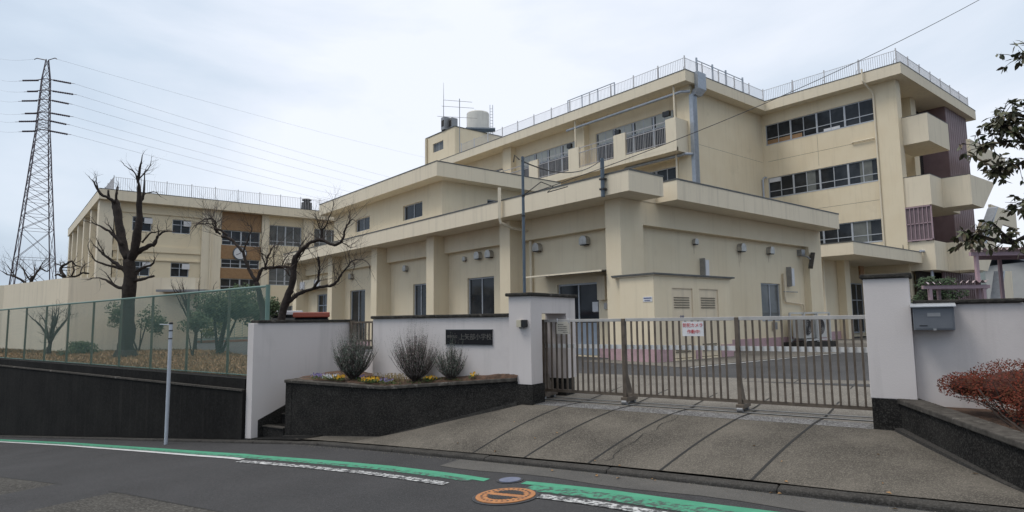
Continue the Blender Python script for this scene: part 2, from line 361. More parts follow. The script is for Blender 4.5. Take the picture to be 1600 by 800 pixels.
def kn(t):                                  # foot of the kerb
    P = [(-90, 11.8), (-38, 8.72), (-24, 7.88), (-19, 7.58), (-13.75, 7.27), (-10.6, 7.08), (-8.6, 7.03), (-7, 6.9), (-4.66, 6.62), (-3.42, 6.47), (-1.89, 6.23), (-.62, 5.97), (.08, 5.88), (2, 5.6), (40, 5.2)]
    for (a, b), (c, d) in zip(P, P[1:]):
        if a <= t <= c: return b+(d-b)*(t-a)/(c-a)
    return 7
def strip(name, m, f0, f1, ta, tb, lift, step=.35):
    n = int((tb-ta)/step)+1; T = [ta+(tb-ta)*i/n for i in range(n+1)]
    MB(S).grid([[(t, f0(t), zr(t)+lift) for t in T], [(t, f1(t), zr(t)+lift) for t in T]]).build(name, m, kind='structure', origin=(0, 0, 0))
def gn(t):                                  # far edge of the green band
    P = [(-60, 9.9), (-23.3, 7.55), (-19.7, 7.26), (-16.6, 7.0), (-12.1, 6.50), (-10, 6.25), (-8.72, 6.13), (-7.3, 6.13), (-5.86, 6.08), (-4.6, 5.93), (-3.99, 5.80), (-3.6, 5.86), (-2.69, 5.78), (-1.7, 5.6), (0, 5.38), (3, 5.0)]
    for (a, b), (c, d) in zip(P, P[1:]):
        if a <= t <= c: return b+(d-b)*(t-a)/(c-a)
    return 5
worn_g = mat('worn_green_paint', (.038, .235, .14), (.05, .27, .165), .75, 6, .5, 160, blotch=((.042, .045, .048), 15, .46, .95), bdist=.006)
worn_w = mat('worn_white_paint', (.50, .51, .52), (.42, .43, .44), .75, 6, .5, 160, blotch=((.045, .046, .050), 17, .43, 1.0), bdist=.006)
strip('green_road_band', M_green, lambda t: gn(t)-.125, gn, -60, -4.12, .004)
strip('green_road_band', worn_g, lambda t: gn(t)-.23, lambda t: gn(t)-.123, -60, -4.3, .004)
strip('green_road_band', M_green, lambda t: gn(t)-.125, gn, -3.66, 3, .004)
strip('green_road_band', worn_g, lambda t: gn(t)-.34, lambda t: gn(t)-.123, -3.5, 3, .004)
strip('white_road_line', M_line, lambda t: gn(t)-.37, lambda t: gn(t)-.27, -60, -8.6, .008)
strip('white_road_line', worn_w, lambda t: gn(t)-.50, lambda t: gn(t)-.37, -8.5, -4.45, .008)
strip('white_road_line', worn_w, lambda t: gn(t)-.56, lambda t: gn(t)-.42, -3.2, 3, .008)
# older, coarser asphalt on the near side of the road, and the dark ghost of a lifted cover
old = mat('coarse_old_asphalt', (.040, .038, .036), (.056, .053, .049), .93, 1.2, 1, 90, spec=.2, speck=((.20, .195, .18), 62, .5), blotch=((.025, .024, .023), 2.0, .55, .6), bdist=.012)
MB(S).grid([[(t, n, zr(t)+.004) for t in (-30, -20, -14, -10.2, -8, -6.4, -5, -3, 0, 4)] for n in (-2.2, 0)]).build('old_asphalt', old, kind='structure', origin=(0, 0, 0))
MB(S).grid([[(t, 0, zr(t)+.004) for t in (-30, -14, -10.2, -8, -6.4, -5, -3)], [(t, n, zr(t)+.004) for t, n in ((-30, 4.2), (-14, 4.08), (-10.2, 3.94), (-8, 3.87), (-6.4, 3.80), (-5, 3.76), (-3, 3.70))]]).build('old_asphalt', old, kind='structure', origin=(0, 0, 0))
MB(S).grid([[(t, n-.012, zr(t)+.0065) for t, n in ((-30, 4.2), (-14, 4.08), (-10.2, 3.94), (-8, 3.87), (-6.4, 3.80), (-5, 3.76), (-3, 3.70))], [(t, n+.008, zr(t)+.0065) for t, n in ((-30, 4.2), (-14, 4.08), (-10.2, 3.94), (-8, 3.87), (-6.4, 3.80), (-5, 3.76), (-3, 3.70))]]).build('asphalt_seam', M_joint, kind='structure', origin=(0, 0, 0))
# asphalt repair patch beside the kerb
strip('asphalt_patch', mat('patched_asphalt', (.052, .05, .048), (.082, .078, .072), .85, 1.5, .9, 160, speck=((.16, .155, .15), 150, .45), bdist=.008), lambda t: kn(t)-.42+.04*sin(t*3), lambda t: kn(t)-.01, -5.2, 3, .004)
# kerb stones
T = -30.0; k = 0; kb = MB(S)
while T < 4:
    L = 1.8; a, b = T+.002, T+L-.002
    j = random.uniform(-.003, .003)
    n0, n1 = kn(a)+j, kn(b)+j
    h = .042
    kb.add([(a, n0, zr(a)-.1), (b, n1, zr(b)-.1), (b, n1+.16, zr(b)-.1), (a, n0+.16, zr(a)-.1),
            (a, n0+.02, zr(a)+h+j), (b, n1+.02, zr(b)+h+j), (b, n1+.16, zr(b)+h+.012+j), (a, n0+.16, zr(a)+h+.012+j)],
           [(0, 3, 2, 1), (4, 5, 6, 7), (0, 1, 5, 4), (1, 2, 6, 5), (2, 3, 7, 6), (3, 0, 4, 7)])
    T += L
kb.build('kerb', M_kerb, kind='structure', bev=.018)
# gutter strip between kerb and blackened wall
MB(S).grid([[(t, kn(t)+.1, zr(t)+.06) for t in rt if t < -8.5], [(t, max(8, 7.6+(-t)*.062), zr(t)+.06) for t in rt if t < -8.5]]).build('footway', M_retain, kind='structure', origin=(0, 0, 0))
# sloping driveway, kerb line to gate line
KT = [-9.2, -7.9, -5.75, -5.1, -4.23, -3.3, -2.4, -1.45, -.6, .3, .95, 1.6, 4]
TP = [(-9.2, 7.6, -2.0), (-7.78, 7.84, -1.93), (-5.3, 8.44, -1.3), (-4.63, 8.44, -1.3), (-3.8, 8.44, -1.3), (-2.96, 8.44, -1.3), (-2.1, 8.44, -1.3), (-1.21, 8.44, -1.3), (-.3, 8.44, -1.3), (.15, 7.5, -1.37), (.6, 6.5, -1.42), (1.0, 6.2, zr(1)+.07), (4, 6.0, zr(4)+.07)]
def drv(i, v):
    i0 = max(0, min(len(KT)-2, int(i))); f = i-i0
    kt = KT[i0]+(KT[i0+1]-KT[i0])*f; a = (kt, kn(kt)+.155, zr(kt)+.062)
    b = [TP[i0][k]+(TP[i0+1][k]-TP[i0][k])*f for k in range(3)]
    vv = v; z = a[2]+(b[2]-a[2])*(vv+.10*sin(pi*vv))
    return (a[0]+(b[0]-a[0])*v, a[1]+(b[1]-a[1])*v, z)
m_ = 8
MB(S).grid([[drv(i/4, j/m_) for i in range(4*(len(KT)-1)+1)] for j in range(m_+1)]).build('driveway', M_conc, kind='structure', origin=(0, 0, 0), smooth=True)
jb = MB(S)
for i in (3, 4, 5, 6, 7):
    pts = [drv(i, j/12) for j in range(13)] + [(TP[i][0]+.02*(q+1), 8.44+.28*(q+1), -1.297) for q in range(3)]
    h = .015
    jb.grid([[(p[0]-h, p[1], p[2]+.004) for p in pts], [(p[0]+h, p[1], p[2]+.004) for p in pts]])
for a, b in (((-4.62, 9.36), (-5.0, 13.1)), ((-3.8, 9.36), (-4.0, 13.1)), ((-2.95, 9.36), (-3.05, 13.2)), ((-2.12, 9.36), (-2.1, 13.3)), ((-1.15, 9.36), (-1.12, 13.4))):
    jb.grid([[(a[0]-.013, a[1], -1.294), (b[0]-.013, b[1], -1.211)], [(a[0]+.013, a[1], -1.294), (b[0]+.013, b[1], -1.211)]])
jb.build('driveway_joints', M_joint, kind='structure', origin=(0, 0, 0))
# a wandering crack
cb = MB(S); pts = []
for j in range(19):
    p = drv(5.18, j/18*.93+.04); pts.append((p[0]+.03*sin(j*1.3)+random.uniform(-.02, .02), p[1], p[2]+.005))
cb.grid([[(p[0]-.004-.003*sin(i), p[1], p[2]) for i, p in enumerate(pts)], [(p[0]+.004, p[1], p[2]) for p in pts]]).build('driveway_crack', M_joint, kind='structure', origin=(0, 0, 0))
sheet('gravel_strip', M_strip, [(-5.6, 8.44), (-.3, 8.44), (-.3, 8.86), (-5.6, 8.86)], -1.298)
sheet('gate_apron', M_conc2, [(-8.4, 8.44), (.4, 8.44), (.4, 9.36), (-8.4, 9.36)], -1.302)
sheet('yard_concrete', M_conc2, [(-8.4, 9.36), (4, 9.36), (4, 14.4), (.5, 13.9), (-1.0, 13.6), (-3.8, 13.05), (-6.5, 12.8), (-8.4, 12.7)], [-1.302, -1.302, -1.21, -1.212, -1.212, -1.212, -1.212, -1.212])
sheet('yard_asphalt', M_asph2, [(-10.5, 9.5), (-8.42, 9.5), (-8.42, 12.6), (30, 12.6), (30, 200), (-90, 200), (-90, 9.5)], -1.222)
sheet('building_apron', M_conc2, [(13.2, 9.45), (45, 9.45), (45, 14.9), (26, 14.9), (26, 13), (13.2, 13)], -1.214, fr=I)
sheet('painted_yard_line', M_line, [(13.2, 9.2), (21.5, 9.2), (21.5, 9.29), (13.2, 9.29)], -1.209, fr=I)
sheet('asphalt_path', M_asph2, [(-12.2, 12.6), (-9.5, 12.6), (-9.5, 14.2), (-12.2, 14.0)], -1.128)
lp = [S((-10.76, 7.95, 0))[:2], S((-10.62, 10.0, 0))[:2], (6.5, 18), (7.4, 28.3), (6.7, 31.3), (2.0, 41.5), (-8, 46), (-26, 46), S((-60, 10.3, 0))[:2]]
sheet('lawn', M_grass, lp, -1.135, fr=I)
def inpoly(x, y, P):
    r = False
    for i in range(len(P)):
        a, b = P[i], P[i-1]
        if (a[1] > y) != (b[1] > y) and x < (b[0]-a[0])*(y-a[1])/(b[1]-a[1])+a[0]: r = not r
    return r
g = MB(); nb = 0
while nb < 15000:
    q = random.random()
    x, y = random.uniform(-1, 9), 12+30*q*q
    if not inpoly(x, y, lp): continue
    nb += 1; a = random.uniform(0, 2*pi); h = random.uniform(.03, .10); w_ = random.uniform(.01, .025)
    dx, dy = cos(a)*w_, sin(a)*w_; lx, ly = random.uniform(-.05, .05), random.uniform(-.05, .05)
    g.add([(x-dx, y-dy, -1.136), (x+dx, y+dy, -1.136), (x+lx, y+ly, -1.136+h)], [(0, 1, 2)])
g.build('dry_grass', M_blade, kind='stuff', origin=(4, 20, -1.136))
b = MB(); b.box(8.0, 13.6, 44.4, 44.6, -1.22, -1.08); b.build('far_kerb', mat('reddish_kerb', (.33, .15, .10), (.26, .12, .08), .8, 6), kind='structure')

# manhole and valve lid lying in the road
t0, n0 = -3.51, 5.22; z0 = zr(t0)
def tilt(p): return S((t0+p[0], n0+p[1], z0+p[2]+.06*p[0]))
mh = thing('manhole_cover', S((t0, n0, z0)), 'round cast iron manhole cover painted orange with a black ribbed centre, set in the road', 'manhole cover')
b = MB(tilt); b.lathe([(.325, 0), (.325, .009), (.305, .011)], (0, 0, 0), 40); b.build('ring_frame', M_iron, mh)
b = MB(tilt); b.lathe([(.292, .008), (.292, .018), (.282, .020)], (0, 0, 0), 40); b.build('lid', M_mh, mh)
for sgn in (-1, 1):                          # two ribbed half-moons either side of an orange bar
    b = MB(tilt)
    for q in range(11):
        x = -.16+q*.032; yy = .178**2-x*x
        if yy <= 0: continue
        y1 = yy**.5
        if y1 > .05: b.box(x-.011, x+.011, sgn*.045, sgn*y1, .0195, .024)
    b.build('ribbed_pattern', M_iron, mh)
b = MB(tilt)
for q in range(28):
    a = 2*pi*q/28; b.box(.235*cos(a)-.010, .235*cos(a)+.010, .235*sin(a)-.010, .235*sin(a)+.010, .0195, .0225)
b.build('raised_studs', M_iron, mh)
t1, n1 = -3.86, 5.83
def tilt2(p): return S((t1+p[0], n1+p[1], zr(t1)+p[2]+.06*p[0]))
vl = thing('valve_cover', S((t1, n1, zr(t1))), 'small round blue grey valve lid at the gap in the green road stripe', 'valve cover')
b = MB(tilt2); b.lathe([(.145, 0), (.145, .008)], (0, 0, 0), 28); b.build('ring_frame', M_iron, vl)
b = MB(tilt2); b.lathe([(.118, .006), (.118, .014), (.108, .016)], (0, 0, 0), 28); b.build('lid', M_valve, vl)

# ------------------------------------------------------------------ blackened retaining wall and its fence
fn = lambda t: 7.93 + (-11.1-t)*.0445
def wn_(t): return 7.19 + (-10.2-t)*.0585
rw = thing('retaining_wall', S((-16, 7.2, zr(-16))), 'tall blackened concrete retaining wall under the green mesh fence', 'retaining wall')
b = MB(S); Tt = [-38, -30, -24, -20, -17, -14, -12, -10.74]
for a, c in zip(Tt, Tt[1:]):
    b.prism([(a, wn_(a)), (c, wn_(c)), (c, fn(c)-.05), (a, fn(a)-.05)], [zr(a)-.3, zr(c)-.3, zr(c)-.3, zr(a)-.3], [-1.235]*4)
b.build('wall_face', M_retain, rw)
b = MB(S); b.prism([(-38, wn_(-38)+.09), (-10.745, wn_(-10.745)+.05), (-10.745, fn(-10.74)+.12), (-38, fn(-38)+.3)], -1.233, [-1.06, -1.04, -1.10, -1.10]); b.build('upper_course', M_retain, rw)
b = MB(S); b.prism([(-38, wn_(-38)-.02), (-10.74, wn_(-10.74)-.02), (-10.74, wn_(-10.74)+.12), (-38, wn_(-38)+.12)], -1.262, -1.228); b.build('ledge', M_moss, rw)
fe = thing('mesh_fence', S((-11.1, fn(-11.1), -1.1)), 'green wire mesh fence with faded green posts along the top of the blackened retaining wall', 'fence')
posts = [-11.05, -12.45]; 
while posts[-1] > -38: posts.append(posts[-1]-1.70)
ftop = lambda t: .74 - .011*(-11.1-t) if t < -11.1 else .74
for i, t in enumerate(posts):
    b = MB(S); r = .045 if i == 0 else .028
    b.tube([(t, fn(t), -1.13), (t, fn(t), ftop(t)+(.03 if i == 0 else 0))], r, 10)
    b.build('fence_post', M_netg if i == 0 else M_postg, fe)
for nm, dz, r in (('top_rail', 0, .024), ('bottom_rail', None, .014)):
    b = MB(S); z = lambda t: ftop(t) if dz == 0 else -1.06
    b.tube([(posts[0], fn(posts[0]), z(posts[0])), (posts[-1], fn(posts[-1]), z(posts[-1]))], r, 8); b.build(nm, M_netg, fe)
for i in range(len(posts)-1):
    a, c = posts[i], posts[i+1]; b = MB(S); z0_, z1_ = -1.06, ftop((a+c)/2); W = a-c; H = z1_-z0_
    st = .05 if i < 8 else .10; r = .0050 if i < 8 else .007; n_ = int((W+H)/st)
    for q in range(1, n_):
        for sg in (1, -1):
            s0 = q*st; p0 = (min(s0, W), max(0, s0-W)); p1 = (max(0, s0-H), min(s0, H))
            f = lambda p: (a-p[0] if sg > 0 else c+p[0], fn(a)+.012*sg+(fn(c)-fn(a))*((p[0] if sg > 0 else W-p[0])/W)-.02, z0_+p[1])
            A, B = f(p0), f(p1)
            b.add([(A[0]-r, A[1], A[2]-r), (A[0]+r, A[1]-.002, A[2]+r), (B[0]+r, B[1]-.002, B[2]+r), (B[0]-r, B[1], B[2]-r)], [(0, 1, 2, 3)])
    b.build('wire_mesh', M_netg, fe)

# plain post in front of the wall
sp = thing('road_post', S((-12.77, 6.93, zr(-12.77))), 'pale blue grey post with dark bands standing against the retaining wall', 'post')
b = MB(S); b.tube([(-12.77, 6.93, zr(-12.77)-.1), (-12.77, 6.93, .02)], .035, 14); b.build('pole', M_purpw, sp)
b = MB(S); b.lathe([(.038, 0), (.038, .03), (.02, .045)], (-12.77, 6.93, .0), 14); b.build('cap', M_black, sp)
b = MB(S)
for z in (-.14, -.30): b.lathe([(.0385, z), (.0385, z+.022)], (-12.77, 6.93, 0), 14)
b.build('bands', M_black, sp)
b = MB(S); b.tube([(-12.77, 6.93, -.01), (-13.1, 6.88, .0)], .008, 6); b.build('stub_arm', M_purpw, sp)

# ------------------------------------------------------------------ white boundary walls
def cap(b, t0, t1, n0, n1, z, h=.06, o=.035):
    b.box(t0-o, t1+o, n0-o, n1+o, z+.002, z+h)
wl = thing('stair_side_wall', S((-10.63, 8.5, -2.1)), 'tall white painted wall with a dark cap beside the steps, left of the flower bed', 'wall')
b = MB(S); b.prism([(-10.72, 7.28), (-10.54, 7.28), (-10.54, 9.68), (-10.72, 9.68)], [-2.25, -2.25, -1.3, -1.3], -.0); b.build('wall_face', M_white, wl, bev=.006)
b = MB(S); cap(b, -10.72, -10.54, 7.4, 9.70, 0, .055); b.build('wall_cap', M_capst, wl, bev=.01)
b = MB(S); b.extr([(-10.54, 7.42, -2.3), (-10.54, 9.7, -1.3), (-10.54, 9.7, -.98), (-10.54, 7.42, -1.80)], (.03, 0, 0)); b.build('dark_skirting', M_aggr, wl)
st = thing('entrance_steps', S((-10.2, 8.2, -2.0)), 'narrow dark concrete steps between the white wall and the flower bed', 'steps')
for i in range(5):
    n_ = 7.5+i*.42; z = zr(-10.1)+.06+.17*(i+1)
    part('step', M_aggr, st, (-10.5, -9.9, n_, 9.7, -2.3, z-.02), fr=S)
    part('step_nosing', M_moss, st, (-10.5, -9.9, n_-.02, n_+.12, z-.019, z), fr=S)
# pedestrian gate at the head of the steps
pg = thing('pedestrian_gate', S((-9.85, 9.64, -1.2)), 'small bronze barred gate at the head of the steps between the white walls', 'gate')
part('gate_post', M_bronze, pg, (-10.5, -10.42, 9.6, 9.68, -1.25, .03), fr=S); part('gate_post', M_bronze, pg, (-9.28, -9.2, 9.6, 9.68, -1.25, .03), fr=S)
part('top_rail', M_bronze, pg, (-10.42, -9.28, 9.62, 9.66, -.03, .01), fr=S); part('middle_rail', M_bronze, pg, (-10.42, -9.28, 9.62, 9.66, -.42, -.38), fr=S)
b = MB(S)
for i in range(11): t = -10.36+i*.1; b.box(t, t+.025, 9.63, 9.65, -1.15, -.031)
b.build('bars', M_bronze, pg)
# sign wall
sw = thing('sign_wall', S((-7.1, 8.5, -1.1)), 'long white painted wall with a dark cap carrying the black school name plate', 'wall')
part('wall_face', M_white, sw, (-8.62, -5.56, 8.45, 8.63, -1.6, .05), fr=S, bev=.006)
b = MB(S)
for q in range(4): b.box(-8.65+q*.775, -8.65+q*.775+.768, 8.41, 8.67, .052, .105+.002*(q % 2))
b.build('wall_cap', M_capst, sw, bev=.015)
lw = thing('low_white_wall', S((-9.3, 9.2, -1.1)), 'short low white wall with a dark cap behind the lavender, below the small gate', 'wall')
part('wall_face', M_white, lw, (-9.8, -8.75, 8.86, 9.0, -1.3, -.53), fr=S); b = MB(S); cap(b, -9.8, -8.75, 8.86, 9.0, -.53, .05); b.build('wall_cap', M_capst, lw, bev=.01)
# name plate
np_ = thing('name_plate', S((-6.17, 8.43, -.4)), 'long black granite plate engraved with the school name in grey characters on the white wall', 'sign')
part('plate', M_signb, np_, (-6.86, -5.90+.0, 8.425, 8.449, -.40, -.155), fr=S)
part('plate_frame', M_alud, np_, (-6.87, -5.89, 8.432, 8.4495, -.41, -.4005), (-6.87, -5.89, 8.432, 8.4495, -.1545, -.145), fr=S)
RT = (TX, TY, 0)
text('上矢部小学校', .112, M_engr, np_, S((-6.235, 8.4245, -.278)), RT)
text('横浜市立', .058, M_engr, np_, S((-6.715, 8.4245, -.272)), RT)
# gate pillar with the pocket the gate slides into
gp = thing('gate_pillar', S((-5.35, 9.1, -1.3)), 'thick white gate pillar with a dark cap and a tall slot for the sliding gate', 'pillar')
part('pillar_body', M_white, gp, (-5.56, -5.15, 8.42, 8.76, -1.0, .372), (-5.56, -5.15, 9.58, 9.92, -1.0, .372), (-5.56, -5.15, 8.761, 9.579, .10, .372), fr=S)
part('slot_lining', mat('pinkish_slot_paint', (.46, .39, .37), (.40, .35, .33), .8, 3), gp, (-5.75, -5.68, 8.7, 9.62, -1.3, .1), fr=S)
part('pillar_base', M_aggr, gp, (-5.58, -5.12, 8.395, 8.77, -1.55, -1.001), (-5.53, -5.18, 9.6, 9.9, -1.4, -1.001), fr=S)
b = MB(S); cap(b, -5.56, -5.15, 8.42, 9.92, .372, .055, .045); b.build('pillar_cap', M_capst, gp, bev=.015)
ic = thing('intercom', S((-5.28, 8.4, -.12)), 'small cream intercom box with a black camera face on the gate pillar', 'intercom')
part('housing', mat('cream_plastic', (.5, .46, .36), (.46, .42, .33), .5, 4), ic, (-5.37, -5.285, 8.34, 8.418, -.115, -.0), fr=S, bev=.006)
part('camera_face', M_black, ic, (-5.283, -5.205, 8.345, 8.418, -.115, -.0), fr=S, bev=.006)
part('bracket', M_alud, ic, (-5.35, -5.27, 8.39, 8.419, -.135, -.117), fr=S)
# right pillar and wall
rp = thing('gate_pillar', S((-.35, 8.6, -1.3)), 'square white gate pillar with a dark base beside the grey mailbox', 'pillar')
part('pillar_body', M_white, rp, (-.58, -.12, 8.46, 8.86, -.95, .425), fr=S, bev=.006)
part('pillar_base', M_aggr, rp, (-.57, -.13, 8.445, 8.87, -1.5, -.951), fr=S)
b = MB(S); cap(b, -.58, -.12, 8.46, 8.86, .425, .055, .03); b.build('pillar_cap', M_capst, rp, bev=.015)
rwl = thing('boundary_wall', S((3, 8.6, -1.1)), 'long white painted boundary wall behind the reddish azalea hedge', 'wall')
part('wall_face', M_white, rwl, (-.118, 9, 8.56, 8.72, -1.5, .115), fr=S)
b = MB(S)
for q in range(9): b.box(.0+q-.1, .99+q-.1, 8.52, 8.76, .117, .165+.002*(q % 2))
b.build('wall_cap', M_capst, rwl, bev=.015)
mb = thing('mailbox', S((.09, 8.45, -.17)), 'grey steel mailbox with a pale lid mounted on the white wall beside the gate pillar', 'mailbox')
part('box', M_mail, mb, (-.105, .275, 8.34, 8.558, -.17, .085), fr=S, bev=.006)
b = MB(S); b.extr([(-.125, 8.30, .083), (-.125, 8.56, .125), (-.125, 8.56, .135), (-.125, 8.30, .093)], (.42, 0, 0)); b.build('lid', M_mailt, mb)
part('front_panel', M_mail, mb, (-.085, .255, 8.334, 8.3395, -.15, .055), fr=S)
part('name_card', M_alud, mb, (.03, .15, 8.329, 8.3335, -.02, .02), fr=S)
part('coin_slot', M_black, mb, (-.05, .025, 8.330, 8.3335, -.125, -.115), fr=S)
part('latch', M_alud, mb, (.075, .105, 8.325, 8.3395, -.172, -.152), fr=S)

# ------------------------------------------------------------------ planters
A_, B_, D_ = (-9.86, 7.50), (-7.78, 7.88), (-5.40, 8.40)
pl = thing('flower_bed', S((-8, 8.1, -1.95)), 'raised flower bed with dark pebbled concrete walls left of the driveway', 'planter')
b = MB(S); poly = [A_, B_, D_, (-5.56, 8.44), (-9.86, 8.9), (-9.86, 8.9)][:5]
def ring(poly, zt, zb, w_=.16):
    b = MB(S); n = len(poly)
    cx = sum(p[0] for p in poly)/n; cy = sum(p[1] for p in poly)/n
    for i in range(n): pass
    return b
def wall_seg(b, p, q, th, zb0, zb1, zt0, zt1, ext=0):
    d = Vector((q[0]-p[0], q[1]-p[1])).normalized(); nn = Vector((-d.y, d.x))*th
    b.prism([(p[0], p[1]), (q[0], q[1]), (q[0]+nn.x, q[1]+nn.y), (p[0]+nn.x, p[1]+nn.y)], [zb0, zb1, zb1, zb0], [zt0, zt1, zt1, zt0])
wall_seg(b, A_, B_, .2, -2.3, -2.2, -1.09, -1.15); wall_seg(b, B_, D_, .2, -2.2, -1.6, -1.15, -.96); wall_seg(b, (-10.0, 9.4), (-9.87, 7.51), .15, -2.3, -2.3, -1.06, -1.06)
b.build('pebbled_wall', M_aggr, pl)
b = MB(S)
def off(p, d): return (p[0], p[1]-d)
wall_seg(b, (A_[0]-.02, A_[1]-.025), (B_[0]+.005, B_[1]-.03), .22, -1.089, -1.149, -1.035, -1.095); wall_seg(b, (B_[0]+.007, B_[1]-.03), (D_[0], D_[1]-.03), .2, -1.149, -.959, -1.095, -.90); wall_seg(b, (-10.02, 9.4), (-9.9, 7.7), .17, -1.059, -1.059, -1.01, -1.03)
b.build('wall_rim', M_moss, pl, bev=.01)
b = MB(S)
wall_seg(b, (A_[0], A_[1]-.03), (B_[0], B_[1]-.045), .1, -2.2, -2.1, -2.03, -1.93); wall_seg(b, (B_[0]+.01, B_[1]-.045), (D_[0], D_[1]-.03), .1, -2.1, -1.5, -1.92, -1.27)
b.build('footing', M_kerb, pl)
def rimz(t): return -1.035-.06*(t+9.86)/2.08 if t < -7.78 else -1.095+.195*(t+7.78)/2.38
soil = []
for j in range(9):
    r = []
    for i in range(30):
        t = -9.9+i*(4.5/29); n0_ = 7.55+(t+9.9)*.185; n1_ = 8.46 if t > -8.7 else 9.0
        r.append((t, n0_+(n1_-n0_)*j/8, rimz(t)-.02+.09*(j/8)+.02*sin(pi*j/8)+random.uniform(-.014, .014)*(j > 0)))
    soil.append(r)
MB(S).grid(soil).build('soil', M_soil, pl, smooth=True)
def soilz(t): return rimz(t)+.035
# right planter
q0, q1 = (-.31, 8.50), (.62, 6.42)
rpl = thing('hedge_planter', S((.4, 7.4, -1.4)), 'dark pebbled planter wall with a flaking pale rim at the foot of the azalea hedge', 'planter')
b = MB(S); wall_seg(b, q0, q1, .2, -1.6, -1.6, -1.0, -1.07); wall_seg(b, (.615, 6.43), (6, 5.9), .2, -1.7, -1.6, -1.07, -1.0); b.build('pebbled_wall', M_aggr, rpl)
b = MB(S); d = .03
wall_seg(b, (q0[0]-.03, q0[1]), (q1[0]-.03, q1[1]-.02), .25, -.999, -1.069, -.94, -1.01); wall_seg(b, (.64, 6.41), (6, 5.88), .23, -1.069, -.999, -1.01, -.94); b.build('wall_rim', M_moss, rpl, bev=.012)
b = MB(S); wall_seg(b, (q0[0]-.05, q0[1]-.1), (q1[0]-.05, q1[1]), .1, -1.6, -1.6, -1.265, -1.40); b.build('footing', M_kerb, rpl)
b = MB(S); b.add([(-.2, 8.56, -1.02), (.7, 6.5, -1.06), (6, 6, -1.0), (6, 8.56, -1.0)], [(0, 1, 2, 3)]); b.build('soil', M_soil, rpl)

# ------------------------------------------------------------------ sliding gate
G0, G1 = -5.36, -.6; gn_ = 9.11
sg = thing('sliding_gate', S((-3, gn_, -1.3)), 'wide weathered bronze sliding gate with vertical bars closed across the driveway', 'gate')
part('top_rail', M_rail, sg, (G0+.03, -3.91, gn_-.03, gn_+.03, -.045, .0), (-3.86, -2.22, gn_-.025, gn_+.035, -.045, .004), (-2.17, G1, gn_-.03, gn_+.03, -.045, .006), fr=S, bev=.004)
part('middle_rail', M_midrail, sg, (G0+.06, -3.92, gn_+.0, gn_+.028, -.465, -.40), (-3.85, -2.225, gn_+.0, gn_+.028, -.465, -.40), (-2.165, G1, gn_+.0, gn_+.028, -.465, -.40), fr=S)
part('bottom_rail', M_bronze, sg, (G0+.06, -3.92, gn_-.02, gn_+.02, -1.175, -1.13), (-3.85, -2.225, gn_-.02, gn_+.02, -1.175, -1.13), (-2.165, G1, gn_-.02, gn_+.02, -1.175, -1.13), fr=S)
b = MB(S); t = G0+.1
nbar = 0
while t < G1-.02:
    if not (-3.98 < t < -3.83 or -2.28 < t < -2.13):
        b.box(t-.0125, t+.0125, gn_-.026, gn_-.001, -1.131, -.044)
    t += .0935
b.build('bars', M_bronze, sg)
for t in (G0+.01, -3.92, -2.225):
    w_ = .055
    part('gate_post', M_bronze, sg, (t, t+w_, gn_-.045, gn_+.045, -1.19, -.001), fr=S, bev=.004)
    b = MB(S); b.extr([(t+.02, gn_+.046, -1.2), (t+.02, gn_+.30, -1.2), (t+.02, gn_+.046, -.75)], (.012, 0, 0)); b.build('stay', M_bronze, sg)
    part('roller_housing', M_bronze, sg, (t-.02, t+w_+.03, gn_-.08, gn_+.34, -1.255, -1.191), fr=S, bev=.006)
    for dn in (-.05, .27):
        b = MB(S); b.tube([(t-.012, gn_+dn, -1.26), (t+w_+.012, gn_+dn, -1.26)], .038, 14); b.build('roller', M_alud, sg)
rl = thing('gate_rails', S((-3, 9.1, -1.3)), 'pair of flat steel ground rails under the sliding gate', 'rails')
part('rail', M_alud, rl, (-5.6, -.55, gn_-.075, gn_-.035, -1.303, -1.292), fr=S); part('rail', M_alud, rl, (-5.6, -.55, gn_+.24, gn_+.275, -1.303, -1.292), fr=S)
part('rail_slot', M_joint, rl, (-5.6, -.55, gn_-.085, gn_-.0755, -1.302, -1.2935), fr=S)
sb = thing('warning_sign', S((-2.8, 9.05, -.15)), 'white board with red Japanese lettering hung on the bars of the sliding gate', 'sign')
part('board', M_paper, sb, (-2.965, -2.655, gn_-.032, gn_-.0185, -.265, -.055), fr=S)
text('防犯カメラ', .062, M_red, sb, S((-2.81, gn_-.0335, -.112)), RT, sx=.95); text('作動中!', .062, M_red, sb, S((-2.80, gn_-.0335, -.205)), RT, sx=.95)
nb_ = thing('notice_board', S((-4.95, 9.05, -.15)), 'small aged notice with lines of black writing tied to the left end of the gate', 'sign')
b = MB(S); b.extr([(-5.06, gn_-.034, -.24), (-4.82, gn_-.034, -.24), (-4.82, gn_-.034, -.065), (-4.85, gn_-.034, -.04), (-5.03, gn_-.034, -.04), (-5.06, gn_-.034, -.065)], (0, .014, 0)); b.build('board', M_notice, nb_)
b = MB(S)
for k, (ta_, tb_) in enumerate(((-5.03, -4.93), (-5.03, -4.87), (-5.03, -4.86), (-5.03, -4.87), (-4.94, -4.85))):
    t = ta_
    while t < tb_: 
        l_ = random.uniform(.005, .013); z = -.085-k*.031
        b.box(t, min(t+l_, tb_), gn_-.0355, gn_-.0342, z-random.uniform(.003, .006), z+random.uniform(.003, .006)); t += l_+.004
b.build('small_writing', M_ink, nb_)
b = MB(S)
for t in (-5.04, -4.84): b.tube([(t, gn_-.04, .02), (t+.005, gn_-.045, -.01), (t, gn_-.036, -.06)], .006, 6)
b.build('ties', M_paper, nb_)
# ------------------------------------------------------------------ low school wing (kitchen / gym block) with its upper storey
GZ = -1.25
lb = thing('low_school_block', (20, 20, -1.2), 'low cream school block with deep roof fascias and an upper storey, right behind the gate', 'building')
